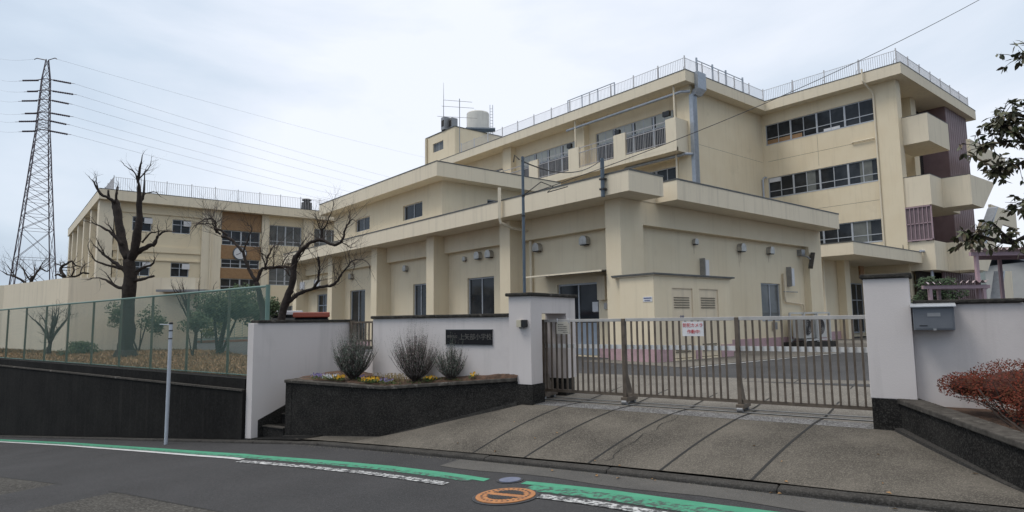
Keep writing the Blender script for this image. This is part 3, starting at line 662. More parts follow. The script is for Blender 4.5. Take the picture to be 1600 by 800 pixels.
# recessed wall of the left side, X = 15.0
holes = [(19.37, 21.16, -1.0, 1.72), (24.37, 25.52, -1.0, 1.70), (30.44, 32.25, -1.0, 1.70), (13.88, 15.8, -1.18, 1.19), (35.37, 36.8, -1.18, 1.66)]
b = MB(); wall_holes(b, 'X', 12.5, 38.9, 15.0, .16, GZ, 3.62, holes); b.build('side_wall', M_cream, lb)
for y0 in (12.24, 17.44, 22.55, 27.69, 32.93, 38.2):
    b = MB(); b.box(14.24, 15.3 if y0 < 13 else 15.001, y0+.0, y0+.59, GZ, 3.60); b.build('pier', M_cream, lb)
for y0, y1 in ((12.84, 17.43), (18.04, 22.54), (23.15, 27.68), (28.29, 32.92), (33.53, 38.19)):
    part('beam', M_cream, lb, (14.76, 14.999, y0, y1, 2.86, 3.60))
# front wall, Y = 12.5
fh = [(22.55, 24.01, -.13, 1.29)]
b = MB(); wall_holes(b, 'Y', 15.13, 26.1, 12.5, .16, GZ, 3.0, fh); b.build('front_wall', M_cream, lb)
part('front_beam', M_cream, lb, (15.131, 26.039, 12.243, 12.9, 2.87, 3.60))
part('pier', M_cream, lb, (14.3, 15.13, 12.241, 12.8, GZ, 3.599)); part('pier', M_cream, lb, (26.04, 27.15, 12.24, 12.9, GZ, 3.60))
part('end_wall', M_cream, lb, (26.6, 27.1, 12.9, 24, GZ, 3.6))
part('far_end_wall', M_cream, lb, (14.9, 27, 38.85, 39.0, GZ, 3.6))
part('wall_base', M_pink, lb, (14.215, 14.24, 12.215, 12.83, GZ, -.87), (14.97, 14.998, 12.84, 13.87, GZ, -.87), (14.97, 14.998, 15.82, 17.43, GZ, -.87), (14.97, 14.998, 18.04, 38.19, GZ, -1.0),
     (18.05, 26.03, 12.47, 12.499, GZ, -.80), (26.02, 27.17, 12.215, 12.239, GZ, -.80))
# roof slabs / fascias
def fascia(nm, x0, x1, y0, y1, z0, z1, par, capt=.045):
    part(nm, M_cream2, par, (x0, x1, y0, y1, z0, z1)); part('roof_edge', M_cap, par, (x0-.015, x1+.015, y0-.015, y1+.015, z1+.001, z1+capt))
fascia('roof_slab', 13.67, 15.25, 11.39, 39.0, 3.602, 4.20, lb)
fascia('roof_slab', 15.95, 27.1, 11.40, 24.5, 3.604, 4.22, lb)
part('roof_slab', M_cream2, lb, (15.251, 15.949, 12.22, 39.0, 3.606, 4.10)); part('roof_deck', M_roof, lb, (15.3, 27.0, 12.3, 38.95, 3.98, 4.06))
b = MB(); b.tube([(13.55, 17.14, 4.65), (13.55, 17.14, 3.55)], .075, 4); b.tube([(13.55, 17.14, 3.56), (13.6, 17.14, 3.40), (14.15, 17.12, 3.25), (14.85, 17.06, 3.20), (14.9, 17.05, 3.05), (14.9, 17.05, -1.2)], .055, 10); b.build('downpipe', M_cream2, lb)
# windows of the left side
window(lb, 'X', 19.37, 21.16, 15.08, -1.0, 1.72, 2, (), .055, lab='tall aluminium window of two dark panes')
window(lb, 'X', 24.37, 25.52, 15.08, -1.0, 1.70, 2, (), .055); window(lb, 'X', 30.44, 32.25, 15.08, -1.0, 1.70, 2, (), .055)
window(lb, 'X', 35.37, 36.8, 15.08, -1.18, 1.66, 2, (1.0,), .06, name='side_door', fm=M_door, sill=False)
# entrance door under the flat canopy
o = window(lb, 'X', 13.88, 15.8, 15.06, -1.18, 1.19, 2, (), .06, name='sliding_door', sill=False)
part('door_panel', M_door, o, (15.03, 15.05, 13.95, 15.74, -1.16, -.12)); part('paper_notice', M_paper, o, (15.075, 15.085, 13.96, 14.2, .22, .55))
part('paper_notice', M_paper, o, (15.035, 15.045, 13.96, 14.2, .24, .55))
b = MB(); b.extr([(14.05, 12.85, 1.44), (14.98, 12.85, 1.50), (14.98, 12.85, 1.56), (14.05, 12.85, 1.47)], (0, 3.55, 0)); b.build('door_canopy', M_cap, lb)
part('canopy_trim', M_cream2, lb, (14.02, 14.049, 12.85, 16.42, 1.425, 1.475))
part('wall_cabinet', M_creamd, lb, (14.82, 14.997, 13.45, 13.78, .60, 1.36)); part('door_bell', M_vent, lb, (14.95, 14.998, 13.5, 13.62, .30, .50))
b = MB(); b.box(14.45, 14.99, 35.0, 38.15, 1.95, 2.55); b.build('side_canopy', M_cream2, lb)
part('canopy_lamp', M_paper, lb, (14.40, 14.449, 35.1, 35.9, 2.0, 2.45)); part('canopy_lamp', M_paper, lb, (14.40, 14.449, 37.4, 38.1, 2.0, 2.45))
window(lb, 'Y', 22.55, 24.01, 12.56, -.13, 1.29, 2, (), .05, glass=M_glassb, lab='aluminium window with a grey curtain behind the gate')
# round hooded vents
def vent(par, ax, u, z, s=.17, w0=15.0):
    b = MB(); n = 8; prof = []
    for i in range(n+1):
        a = pi*i/(n); prof.append((s*cos(a), s*sin(a)*.9))
    poly = [pt(ax, u+x, w0-.005, z+y) for x, y in prof] + [pt(ax, u-s, w0-.005, z-s*.8), pt(ax, u+s, w0-.005, z-s*.8)]
    d = (-s*1.15, 0, 0) if ax == 'X' else (0, -s*1.15, 0); b.extr(poly, d); b.build('vent_hood', M_vent, par)
    b = MB(); wbox(b, ax, u-s*.8, u+s*.8, w0-s*1.05, w0-.02, z-s*.8-.03, z-s*.8-.003); b.build('vent_grille', M_black, par)
for u, z, s in ((21.28, 2.55, .10), (20.28, 2.60, .17), (19.54, 2.60, .17), (16.7, 2.58, .17), (14.35, 2.58, .17), (26.1, 2.5, .15), (31.98, 2.48, .17)): vent(lb, 'X', u, z, s)
for u, z, s in ((18.31, 2.58, .11), (21.15, 2.55, .17), (23.23, 2.57, .16)): vent(lb, 'Y', u, z, s, 12.5)
# upper storey set back on the roof
ux0, uy0, ux1, uy1 = 16.5, 25.4, 26.8, 37.9
b = MB(); wall_holes(b, 'X', uy0, uy1, ux0, .15, 4.05, 6.82, [(27.19, 29.15, 5.30, 6.09), (33.01, 34.86, 5.34, 6.11)]); b.build('upper_side_wall', M_cream, lb)
b = MB(); wall_holes(b, 'Y', ux0, 26.8, uy0, .15, 4.05, 6.82, [(19.28, 22.39, 5.2, 6.2)]); b.build('upper_front_wall', M_cream, lb)
part('upper_end_wall', M_cream, lb, (ux0+.01, 26.8, uy1-.02, uy1+.1, 4.05, 6.82))
window(lb, 'X', 27.19, 29.15, ux0+.10, 5.30, 6.09, 2, (), .045); window(lb, 'X', 33.01, 34.86, ux0+.10, 5.34, 6.11, 2, (), .045); window(lb, 'Y', 19.28, 22.39, uy0+.08, 5.2, 6.2, 4, (), .045)
fascia('upper_roof_slab', 15.75, 23.85, 24.66, 38.6, 6.815, 7.50, lb)
part('upper_roof_deck', M_roof, lb, (15.9, 23.7, 24.8, 38.4, 7.51, 7.56))
# drainage pipe up the gap between the two roof slabs is hidden; small exposed brackets
# ---- things fixed to the block
def stain(u, z, h, w_):
    b = MB(); b.add([(u-w_, 12.4975, z), (u+w_, 12.4975, z), (u+w_*.4, 12.4975, z-h), (u-w_*.3, 12.4975, z-h)], [(0, 1, 2, 3)]); b.build('rain_stain', M_stain, lb)
M_stain = mat('rain_stained_render', (.52, .425, .30), (.68, .575, .42), .9, 6)
for u, h in ((21.1, .55), (21.22, .4), (23.23, .3), (18.3, .25)): stain(u, 2.40, h, .04)
def antenna(x, z0, z1, lab):
    t = thing('antenna_panel', (x, 12.4, z0), lab, 'antenna', 'white panel antennas on the cream wall')
    part('panel', M_paper, t, (x-.06, x+.14, 12.28, 12.36, z0, z1), bev=.01); part('back_plate', M_alud, t, (x-.09, x-.061, 12.3, 12.499, z0-.03, z1+.06))
    return t
antenna(18.70, 1.33, 1.96, 'white panel antenna on the cream wall just above the lean-to store')
a2 = antenna(24.66, 1.22, 1.92, 'white panel antenna with a cable duct on the cream wall beside the curtained window')
b = MB(); b.tube([(24.2, 12.42, 1.7), (24.2, 12.42, .62)], .05, 8); b.tube([(24.2, 12.42, .66), (24.25, 12.42, .58), (25.6, 12.42, .50), (25.7, 12.42, .42), (25.7, 12.42, -.4)], .03, 8); b.build('cable_duct', M_creamd, a2)
b = MB(); b.tube([(24.1, 12.40, .98), (25.2, 12.40, .98)], .02, 6); b.build('bracket_arm', M_alud, a2)
sc_ = thing('security_camera', (25.9, 12.3, 2.4), 'dark grey security camera on a bracket high on the cream wall beside the end pier', 'security camera')
b = MB(); b.box(25.55, 25.85, 12.3, 12.499, 2.50, 2.74); b.build('mount', M_alud, sc_)
b = MB(); b.extr([(26.15, 12.05, 2.50), (26.0, 11.95, 2.62), (25.62, 11.9, 2.02), (25.80, 12.0, 1.92)], (.06, .22, .03)); b.build('camera_body', mat('dark_grey_housing', (.075, .07, .066), (.10, .095, .09), .6, 5), sc_, bev=.02)
b = MB(); b.tube([(25.7, 12.45, 2.52), (25.78, 12.2, 2.45), (25.88, 12.08, 2.30)], .03, 8); b.build('arm', M_alud, sc_)
ms = thing('switch_box', (23.3, 12.45, -.45), 'small grey electric switch box on the wall under the curtained window', 'box'); part('housing', M_vent, ms, (23.2, 23.42, 12.38, 12.499, -.50, -.20), bev=.01); part('cover', M_alud, ms, (23.22, 23.40, 12.37, 12.379, -.47, -.23))
ac = thing('air_conditioner_unit', (25.2, 11.9, -1.2), 'pair of white air conditioning outdoor units in one frame standing beside the end pier', 'air conditioner')
for x0, x1 in ((24.15, 25.05), (25.25, 26.15)):
    part('casing', M_acw, ac, (x0, x1, 11.75, 12.15, -.86, .02), bev=.015)
    cx_ = (x0+x1)/2-.08
    b = MB()
    for r_ in (.30, .23, .16, .09): b.tube([(cx_+r_*cos(a*pi/12), 11.72, -.42+r_*sin(a*pi/12)) for a in range(25)], .008, 4)
    b.build('fan_grille', M_alud, ac); b = MB(); b.tube([(cx_, 11.735, -.42), (cx_, 11.749, -.42)], .32, 24); b.build('fan_opening', M_room, ac)
b = MB()
for x in (24.08, 25.15, 26.22):
    for y in (11.65, 12.22): b.box(x-.03, x+.03, y-.03, y+.03, -1.0, .14)
for z in (.10, -.95):
    for y in (11.65, 12.22): b.box(24.111, 25.119, y-.028, y+.028, z, z+.06); b.box(25.181, 26.189, y-.028, y+.028, z, z+.06)
b.build('support_frame', M_acw, ac)
part('plinth', M_kerb, ac, (23.9, 26.5, 11.5, 12.45, -1.22, -1.0))

# lean-to store with two steel doors
lt = thing('lean_to_store', (16, 11.6, -1.2), 'flat roofed cream store with two louvred steel doors built against the low block', 'shed')
dh = [(14.93, 15.97, -1.17, .88), (16.26, 17.30, -1.17, .88)]
b = MB(); wall_holes(b, 'Y', 14.13, 17.95, 11.0, .09, GZ, 1.18, dh); b.box(14.13, 14.3, 11.003, 12.24, GZ, 1.179); b.box(17.8, 17.95, 11.003, 12.49, GZ, 1.179); b.build('wall', M_cream, lt)
part('roof', M_creamd, lt, (14.09, 18.0, 10.96, 12.49, 1.182, 1.215)); part('roof_edge', M_cap, lt, (14.05, 18.1, 10.90, 12.49, 1.217, 1.262))
part('wall_base', M_pink, lt, (14.105, 14.129, 10.975, 12.21, GZ, -.83), (14.129, 14.92, 10.975, 10.999, GZ, -.83), (15.98, 16.25, 10.975, 10.999, GZ, -.83), (17.31, 17.97, 10.975, 10.999, GZ, -.83))
for x0, x1, zz, _ in dh:
    d = part('steel_door', M_creamd, lt, (x0+.03, x1-.03, 11.03, 11.07, -1.15, .85))
    part('door_frame', M_creamd, lt, (x0, x0+.029, 11.0, 11.09, -1.17, .88), (x1-.029, x1, 11.0, 11.09, -1.17, .88), (x0+.03, x1-.03, 11.001, 11.089, .851, .88))
    b = MB()
    for k in range(5):
        z = .60-k*.072; b.extr([(x0+.13, 11.028, z), (x0+.13, 11.01, z-.026), (x0+.13, 11.028, z-.022)], (x1-x0-.30, 0, 0))
    for k in range(4):
        z = -.78-k*.06; b.extr([(x0+.13, 11.028, z), (x0+.13, 11.01, z-.032), (x0+.13, 11.028, z-.026)], (x1-x0-.30, 0, 0))
    b.build('louvres', mat('louvre_shadow_metal', (.10, .085, .062), (.14, .12, .09), .8, 9), d)
    b = MB(); b.tube([(x1-.1, 11.03, -.09), (x1-.1, 10.985, -.09)], .028, 10); b.build('knob', M_ink, d)
text('倉庫', .10, M_blue, lt, (15.42, 11.0275, .02), (1, 0, 0))
part('wall_label', M_paper, lt, (14.118, 14.1295, 11.06, 11.38, .46, .60)); b = MB()
for r_, (za, zb) in enumerate(((.545, .575), (.485, .51))):
    y = 11.09+.04*r_
    while y < 11.35-.04*r_: b.box(14.112, 14.1178, y, y+.022, za, zb); y += .034
b.build('label_writing', M_blue, lt)

# ------------------------------------------------------------------ main four-storey building
mbd = thing('main_school_building', (38, 22, -1.2), 'tall cream rendered school building with long balconies, deep roof fascias and roof railings', 'building')
MW = 31.9                                   # recessed long wall
hl = []
for (a, c) in ((22.3, 29.4), (30.9, 37.4), (39.3, 44.2)):
    hl += [(a+.5, c, 9.9, 12.9)] if a < 39 else [(a+.4, c, 11.6, 12.55)]
hl2 = [(22.7, 29.4, 7.2, 9.3), (30.9, 37.4, 7.2, 9.3)]
b = MB(); wall_holes(b, 'X', 21.75, 60, MW, .2, GZ, 13.92, hl+hl2); b.build('long_wall', M_cream, mbd)
b = MB(); wall_holes(b, 'Y', 32.05, 40.45, 21.73, .2, GZ, 13.92, []); b.build('end_wall', M_cream, mbd)
for y0, y1 in ((21.3, 22.25), (30.05, 30.85), (38.2, 39.25), (46.3, 47.3), (54, 55)):
    part('column', M_cream, mbd, (31.4, 32.05 if y0 < 22 else MW-.001, y0+.002, y1, GZ, 13.9))
for i, (a, c) in enumerate(((22.8, 29.4), (31.4, 37.4))):
    o = window(mbd, 'X', a, c, MW+.08, 9.92, 12.9, 8, (11.95, 12.05, 10.7), .06, thick=(2, 4, 6), sill=False, blinds=[(a+(c-a)*(q+.1)/4, a+(c-a)*(q+.9)/4, 12.1, 12.84) for q in range(4)])
for a, c in ((22.7, 29.4), (30.9, 37.4)): window(mbd, 'X', a, c, MW+.08, 7.2, 9.3, 8, (8.4,), .06, thick=(2, 4, 6))
window(mbd, 'X', 39.7, 44.2, MW+.08, 11.6, 12.55, 6, (), .06)
part('wall_vent', M_black, mbd, (31.1, 31.3, 22.6, 23.1, 12.3, 12.6), (31.1, 31.3, 31.1, 31.5, 12.2, 12.5), (31.1, 31.3, 26.6, 27.0, 12.1, 12.4))
# long balconies
for zf in (9.72, 6.05):
    part('balcony_slab', M_cream2, mbd, (30.22, MW-.001, 21.5, 46.2, zf, zf+.22))
    solid = ((21.5, 22.24), (25.36, 26.32), (29.45, 30.45), (33.65, 34.62), (37.81, 39.0), (42.2, 43.2), (45.4, 46.2))
    b = MB()
    for a, c in solid: b.box(30.2, 30.34, a, c, zf-.001, zf+2.0 if zf > 9 else zf+1.6)
    b.box(30.215, 30.34, 21.501, 46.19, zf+.221, zf+.52); b.box(30.341, 31.39, 21.5, 21.6, zf+.221, zf+1.98); b.build('balcony_parapet', M_cream2, mbd)
    for (a, c), (d, e_) in zip(solid, solid[1:]):
        b = MB(); b.box(30.25, 30.29, c, d, zf+1.55, zf+1.60); b.box(30.255, 30.285, c, d, zf+.60, zf+.64); b.box(30.26, 30.28, c, d, zf+1.88, zf+1.93); n = int((d-c)/.125)
        for q in range(n+1): y = c+(d-c)*q/n; b.box(30.26, 30.28, y-.01, y+.01, zf+.525, zf+(1.92 if q % 8 == 0 else 1.56))
        b.build('balcony_railing', M_railg, mbd)
# roof slabs
fascia('roof_slab', 30.65, 45, 21.02, 47.5, 13.9, 14.55, mbd, .05); part('roof_slab', M_cream2, mbd, (31.5, 45, 47.5, 60, 13.902, 14.5))
part('roof_slab', M_cream2, mbd, (39.7, 53.85, 12.72, 21.018, 13.903, 14.553)); part('roof_edge', M_cap, mbd, (39.685, 53.86, 12.705, 21.0, 14.554, 14.60))
part('roof_deck', M_roof, mbd, (31, 44.8, 21.3, 60, 14.60, 14.63))
# right-hand wing, wall X = 40.42
wr = ((11.72, 13.12), (8.03, 9.42), (4.38, 5.72)); WX = 40.42
b = MB(); wall_holes(b, 'X', 14.40, 21.73, WX, .2, GZ, 13.91, [(14.54, 21.47, z0_, z1_) for z0_, z1_ in wr]); b.build('wing_wall', M_cream, mbd)
for i, (z0_, z1_) in enumerate(wr):
    window(mbd, 'X', 14.54, 21.47, WX+.06, z0_, z1_, 8, (z0_+.45,), .05, thick=(2, 4, 6), lab=['long window band of the top floor', 'long window band of the middle floor', 'long window band above the entrance canopy'][i])
part('wall_panel', M_paper, mbd, (WX+.04, WX+.055, 20.62, 21.4, 9.1, 9.37))
part('stored_boards', M_tan, mbd, (WX+.075, WX+.085, 19.0, 21.4, 11.77, 12.05)); part('stored_papers', M_paper, mbd, (WX+.075, WX+.085, 16.6, 17.6, 11.77, 11.93))
for (y0, y1, za, zb) in ((14.9, 15.6, 8.08, 9.37), (18.3, 18.9, 8.08, 9.37), (15.2, 16.3, 4.43, 5.67), (19.2, 19.7, 4.43, 5.67)): part('curtain', M_curt, mbd, (WX+.078, WX+.088, y0, y1, za, zb))
part('wing_pier', M_cream, mbd, (WX-.03, 41.0, 13.28, 14.44, GZ, 13.901), (41.0, 41.3, 13.35, 14.2, GZ, 13.901))
part('wall_groove', M_joint, mbd, (WX-.002, WX+.02, 14.6, 21.4, 10.55, 10.565), (WX-.002, WX+.02, 18.0, 18.012, 9.6, 11.6), (WX-.002, WX+.02, 14.6, 21.4, 6.85, 6.865), (32.2, 40.3, 21.728, 21.74, 10.55, 10.562))
b = MB(); b.tube([(39.55, 14.75, 14.75), (39.55, 14.75, 14.0), (40.25, 14.52, 13.4), (WX-.09, 14.5, 13.2), (WX-.09, 14.5, 3.6)], .055, 8); b.build('downpipe', M_cream2, mbd)
b = MB(); b.tube([(WX-.1, 14.6, 10.62), (WX-.1, 15.9, 10.62), (WX+.05, 15.9, 10.62)], .04, 8); b.build('overflow_pipe', M_cream2, mbd)
b = MB(); b.tube([(WX-.12, 22.0-.5, 9.45), (WX-.12, 21.65, 9.5), (40.0, 21.62, 9.3), (40.0, 21.62, 7.0)], .06, 8); b.build('drain_pipe', M_purpw, mbd)
# wing front (faces -Y): recessed wall, second pier, windows, dark recess
b = MB(); wall_holes(b, 'Y', 41.3, 46.9, 14.9, .2, GZ, 13.91, [(41.6, 43.0, z+.0, z+1.5) for z in (11.9, 8.2, 4.5)]); b.build('wing_front_wall', M_cream, mbd)
for z in (11.9, 8.2, 4.5): window(mbd, 'Y', 41.6, 43.0, 14.97, z, z+1.5, 2, (z+.5,), .06)
part('wing_pier', M_cream, mbd, (44.6, 45.5, 13.9, 14.89, GZ, 13.901)); part('wing_side_wall', M_cream, mbd, (52.9, 53.1, 13.2, 21, GZ, 13.9), (46.9, 53, 16.5, 16.7, GZ, 13.9))
b = MB(); x = 48.55
b.box(48.5, 53.0, 13.12, 13.3, GZ, 13.897); b.box(48.48, 48.6, 13.13, 14.6, GZ, 13.896)
while x < 53: b.box(x, x+.025, 13.105, 13.119, GZ, 13.895); x += .42
b.build('ribbed_cladding', M_brownp, mbd)
# stair balconies
def balc(nm, x0, x1, y0, y1, z0_, z1_, th=.15):
    b = MB(); b.box(x0, x0+th, y0, y1, z0_, z1_); b.box(x0+th+.001, x1, y0, y0+th, z0_, z1_); b.box(x0+th, x1, y0+th, 13.9, z0_, z0_+.2)
    b.build(nm, M_cream2, mbd); part('parapet_cap', M_cap, mbd, (x0-.01, x0+th+.01, y0-.01, y1, z1_+.001, z1_+.03), (x0+th+.011, x1, y0-.01, y0+th+.01, z1_+.001, z1_+.03))
balc('stair_balcony', 40.9, 44.5, 11.95, 13.5, 9.95, 11.6)
def stairbox(z0_, z1_, dx):
    b = MB(); b.box(40.5, 40.65, 11.95, 13.279, z0_, z1_); b.box(40.651, 42.47, 11.95, 12.1, z0_, z1_); b.box(42.47, 42.62, 10.55, 11.949, z0_, z1_)
    b.extr([(42.621, 10.55, z0_), (44.6, 10.55, z0_), (47.5, 10.55, z1_+.15), (46.5, 10.55, z1_+.1), (42.621, 10.55, z1_)], (0, .15, 0))
    b.box(40.65, 46, 12.1, 13.9, z0_, z0_+.2); b.box(42.62, 44.6, 10.7, 12.1, z0_, z0_+.2); b.build('stair_balcony', M_cream2, mbd)
    part('parapet_cap', M_cap, mbd, (40.49, 40.66, 11.94, 13.279, z1_+.001, z1_+.03), (40.661, 42.46, 11.94, 12.11, z1_+.001, z1_+.03), (42.461, 42.63, 10.54, 12.11, z1_+.001, z1_+.03))
stairbox(6.2, 7.93, 0)
b = MB(); b.box(40.5, 40.65, 11.98, 13.279, 2.5, 4.15); b.box(40.651, 42.57, 11.98, 12.13, 2.5, 4.15); b.box(42.57, 42.72, 10.68, 11.979, 2.5, 4.15)
b.extr([(42.721, 10.71, 2.5), (44.97, 10.71, 2.5), (49.9, 10.71, 6.2), (49.9, 10.71, 6.75), (48.2, 10.71, 6.6), (45.0, 10.71, 4.15), (42.721, 10.71, 4.15)], (0, .15, 0))
b.box(40.65, 46, 12.13, 13.9, 2.5, 2.7); b.build('stair_balcony', M_cream2, mbd)
b = MB(); b.extr([(44.9, 10.705, 4.16), (48.15, 10.705, 6.62), (48.45, 10.705, 6.72), (45.2, 10.705, 4.16)], (0, .5, 0)); b.build('stair_edge', M_galv, mbd)
b = MB(); b.extr([(44.9, 11.2, 2.5), (50, 11.2, 6.2), (51, 11.2, 6.2), (46, 11.2, 2.5)], (0, .9, 0)); b.build('stair_flight', M_soffit, mbd)
b = MB(); b.box(46.5, 54.5, 11.4, 11.6, 9.9, 10.9); b.box(49, 55, 11.2, 11.35, 5.9, 7.0); b.build('rear_parapet', M_cream2, mbd)
b = MB(); b.extr([(45.5, 10.7, -1.2), (49.9, 10.7, -1.2), (50.2, 10.7, 2.7), (48.5, 10.7, 2.65)], (0, .15, 0)); b.build('stair_side_wall', M_cream2, mbd)
b = MB(); b.extr([(45.3, 10.69, -1.2), (48.3, 10.69, 2.67), (48.6, 10.69, 2.67), (45.7, 10.69, -1.2)], (0, .5, 0)); b.build('stair_edge', M_galv, mbd)
b = MB(); b.box(42.72, 48.4, 12.3, 12.4, GZ, 2.49); x = 42.8
while x < 48.3: b.box(x, x+.04, 12.27, 12.299, GZ, 2.485); x += .42
b.build('ribbed_cladding', M_brownp, mbd)
part('recess_shade_wall', M_shadein, mbd, (45.51, 48.47, 14.6, 14.8, 2.7, 13.8)); part('recess_shade_wall', M_shadein, mbd, (40.7, 48.3, 12.9, 13.1, GZ, 2.49)); part('recess_shade_wall', M_shadein, mbd, (41.35, 44.5, 14.0, 14.1, 2.71, 6.1))  # walls that put the shade of the recess and undercroft into their colour
# pink grille
b = MB(); b.box(40.40, 40.46, 11.97, 13.5, 6.10, 6.17); b.box(40.40, 40.46, 11.97, 13.5, 4.19, 4.26); b.box(40.41, 40.45, 11.97, 13.5, 5.15, 5.20); b.box(40.40, 40.46, 11.96, 12.02, 4.19, 6.17); b.box(40.40, 40.46, 13.45, 13.51, 4.19, 6.17)
for q in range(1, 7): y = 11.99+q*1.49/7; b.box(40.41, 40.44, y-.018, y+.018, 4.26, 6.10)
b.build('pink_grille', M_pinkrail, mbd); part('grille_backing', mat('mauve_panel', (.20, .15, .165), (.16, .12, .135), .7, 4), mbd, (40.47, 40.49, 11.99, 13.25, 4.22, 6.12))
# entrance block and canopy
part('entrance_wall', M_cream, mbd, (32.58, 34.88, 14.72, 21.5, GZ, 2.9), (34.881, 40.4, 15.9, 16.1, GZ, 2.9)); part('wall_base', M_pink, mbd, (32.55, 34.91, 14.69, 14.719, GZ, -.8))
part('entrance_pier', M_cream, mbd, (34.3, 34.9, 14.3, 14.71, GZ, 2.91))
b = MB(); b.tube([(32.4, 14.55, 2.95), (32.4, 14.55, -1.2)], .07, 10)
for z in (1.4, .2): b.tube([(32.4, 14.55, z), (32.4, 14.55, z+.05)], .085, 10)
b.build('downpipe', M_cream2, mbd)
b = MB(); b.box(31.32, 40.38, 12.6, 21.7, 2.9, 3.50); b.build('entrance_canopy', M_cream2, mbd); part('canopy_edge', M_cap, mbd, (31.3, 40.39, 12.58, 21.7, 3.501, 3.545))
window(mbd, 'Y', 35.2, 40.0, 15.75, -1.0, 1.9, 6, (.9,), .07, thick=(2, 4), name='entrance_window', sill=False)
b = MB(); b.box(35.05, 35.12, 15.5, 15.89, -.9, 2.0); b.build('window_post', M_alu, mbd)
part('entrance_lamp', mat('amber_lamp_glass', (.30, .15, .06), (.24, .12, .05), .4, 4), mbd, (37.0, 37.5, 14.6, 14.7, 2.05, 2.75))
b = MB(); b.tube([(40.0, 12.55, 3.56), (41.2, 12.5, 3.62), (41.35, 12.45, 3.4), (41.35, 12.45, 1.0)], .07, 8); b.tube([(40.75, 12.3, 3.5), (40.75, 12.3, 1.0)], .06, 8); b.build('canopy_drain', M_purpw, mbd)
b = MB()
for dx in (-.1, .1): b.tube([(40.0+dx, 13.4, 3.55), (40.0, 13.4, 4.0)], .012, 5)
b.build('roof_bracket', M_wire, mbd)
# silver ducts on the corner
b = MB(); b.box(31.55, 32.4, 20.78, 21.016, 13.6, 14.62); b.extr([(31.55, 20.78, 13.599), (32.4, 20.78, 13.599), (32.1, 20.95, 13.2), (31.45, 20.95, 13.2)], (0, .35, 0)); b.build('duct_box', M_galv, mbd)
b = MB(); b.box(31.32, 31.76, 21.05, 21.295, 6.5, 13.25); 
for x in (31.40, 31.52, 31.64): b.box(x, x+.03, 21.03, 21.049, 6.5, 13.25)
b.build('duct', M_galv, mbd)
b = MB(); b.tube([(30.95, 31.3, 13.42), (30.95, 21.6, 13.42), (31.3, 21.2, 13.42)], .09, 10); b.tube([(30.95, 26.0, 9.60), (30.95, 21.4, 9.60), (31.3, 21.2, 9.60)], .09, 10)
b.build('service_pipe', M_galv, mbd)
for y in (22.05, 30.4): b = MB(); b.tube([(30.9, y, 13.9), (30.9, y, 6.3)], .06, 8); b.build('downpipe', M_cream2, mbd)
# penthouse
px0, py0, py1, px1 = 33.0, 48.5, 53.7, 39.5
b = MB(); wall_holes(b, 'X', py0, py1, px0, .2, 14.0, 18.45, [(50.5, 52.4, 16.7, 17.6)]); b.box(px0+.001, px1, py0, py0+.2, 14, 18.45); b.box(px0+.2, px1, py1-.2, py1, 14, 18.45); b.box(px1-.2, px1, py0+.2, py1-.2, 14, 18.45); b.build('penthouse_wall', M_cream, mbd)
window(mbd, 'X', 50.5, 52.4, px0+.12, 16.7, 17.6, 2, (), .06, glass=M_glassb); part('penthouse_roof', M_cap, mbd, (px0-.05, px1+.05, py0-.05, py1+.05, 18.451, 18.52))
b = MB(); b.tube([(px0-.12, py1-.2, 18.4), (px0-.12, py1-.2, 14)], .12, 8); b.build('downpipe', M_cream2, mbd)
b = MB(); b.box(33.6, 33.75, 44, 48.4, 14.6, 15.7); b.build('roof_parapet', M_cream2, mbd)
# roof railings
def railing(par, nm, pts, z0_, h, m, sp=.125, post=1.9, stay=(0, 0), ri=.013, brk=True):
    b = MB(); P = [Vector((p[0], p[1], 0)) for p in pts]
    for z in (z0_+h, z0_+.10):
        for p, q in zip(P, P[1:]): b.tube([(p.x, p.y, z), (q.x, q.y, z)], .016, 5)
    for p, q in zip(P, P[1:]):
        L = (q-p).length; n = int(L/sp)
        for i in range(n+1): r = p+(q-p)*(i/n); b.tube([(r.x, r.y, z0_+.1), (r.x, r.y, z0_+h)], ri, 4, cap=False)
    o = b.build(nm, m, par)
    for p, q in zip(P, P[1:]):
        L = (q-p).length; n = max(1, round(L/post))
        for i in range(0 if p is P[0] else 1, n+1):
            r = p+(q-p)*(i/n); b = MB(); b.box(r.x-.028, r.x+.028, r.y-.028, r.y+.028, z0_, z0_+h+.13)
            if brk: b.tube([(r.x, r.y, z0_+h*.45), (r.x+stay[0]*.35, r.y+stay[1]*.35, z0_+h*.45), (r.x+stay[0]*.5, r.y+stay[1]*.5, z0_)], .018, 5)
            b.build('railing_post', m, o)
railing(mbd, 'roof_railing', [(30.95, 44.5), (30.95, 21.25), (39.95, 21.25), (39.95, 13.0), (53.3, 13.0)], 14.58, .85, M_railing, stay=(.6, .6))
b = MB(); b.box(31.0, 31.06, 26.8, 31.2, 15.60, 15.64)
for y in (26.8, 28.3, 29.8, 31.2): b.box(31.0, 31.05, y-.03, y+.03, 14.6, 15.64)
b.build('roof_handrail', M_galv, mbd); b = MB(); b.box(32.3, 37.5, 21.3, 21.34, 15.62, 15.66)
for x in (32.3, 34, 35.5, 37.5): b.box(x-.05, x+.05, 21.28, 21.36, 14.6, 15.8)
b.build('roof_handrail', M_galv, mbd)
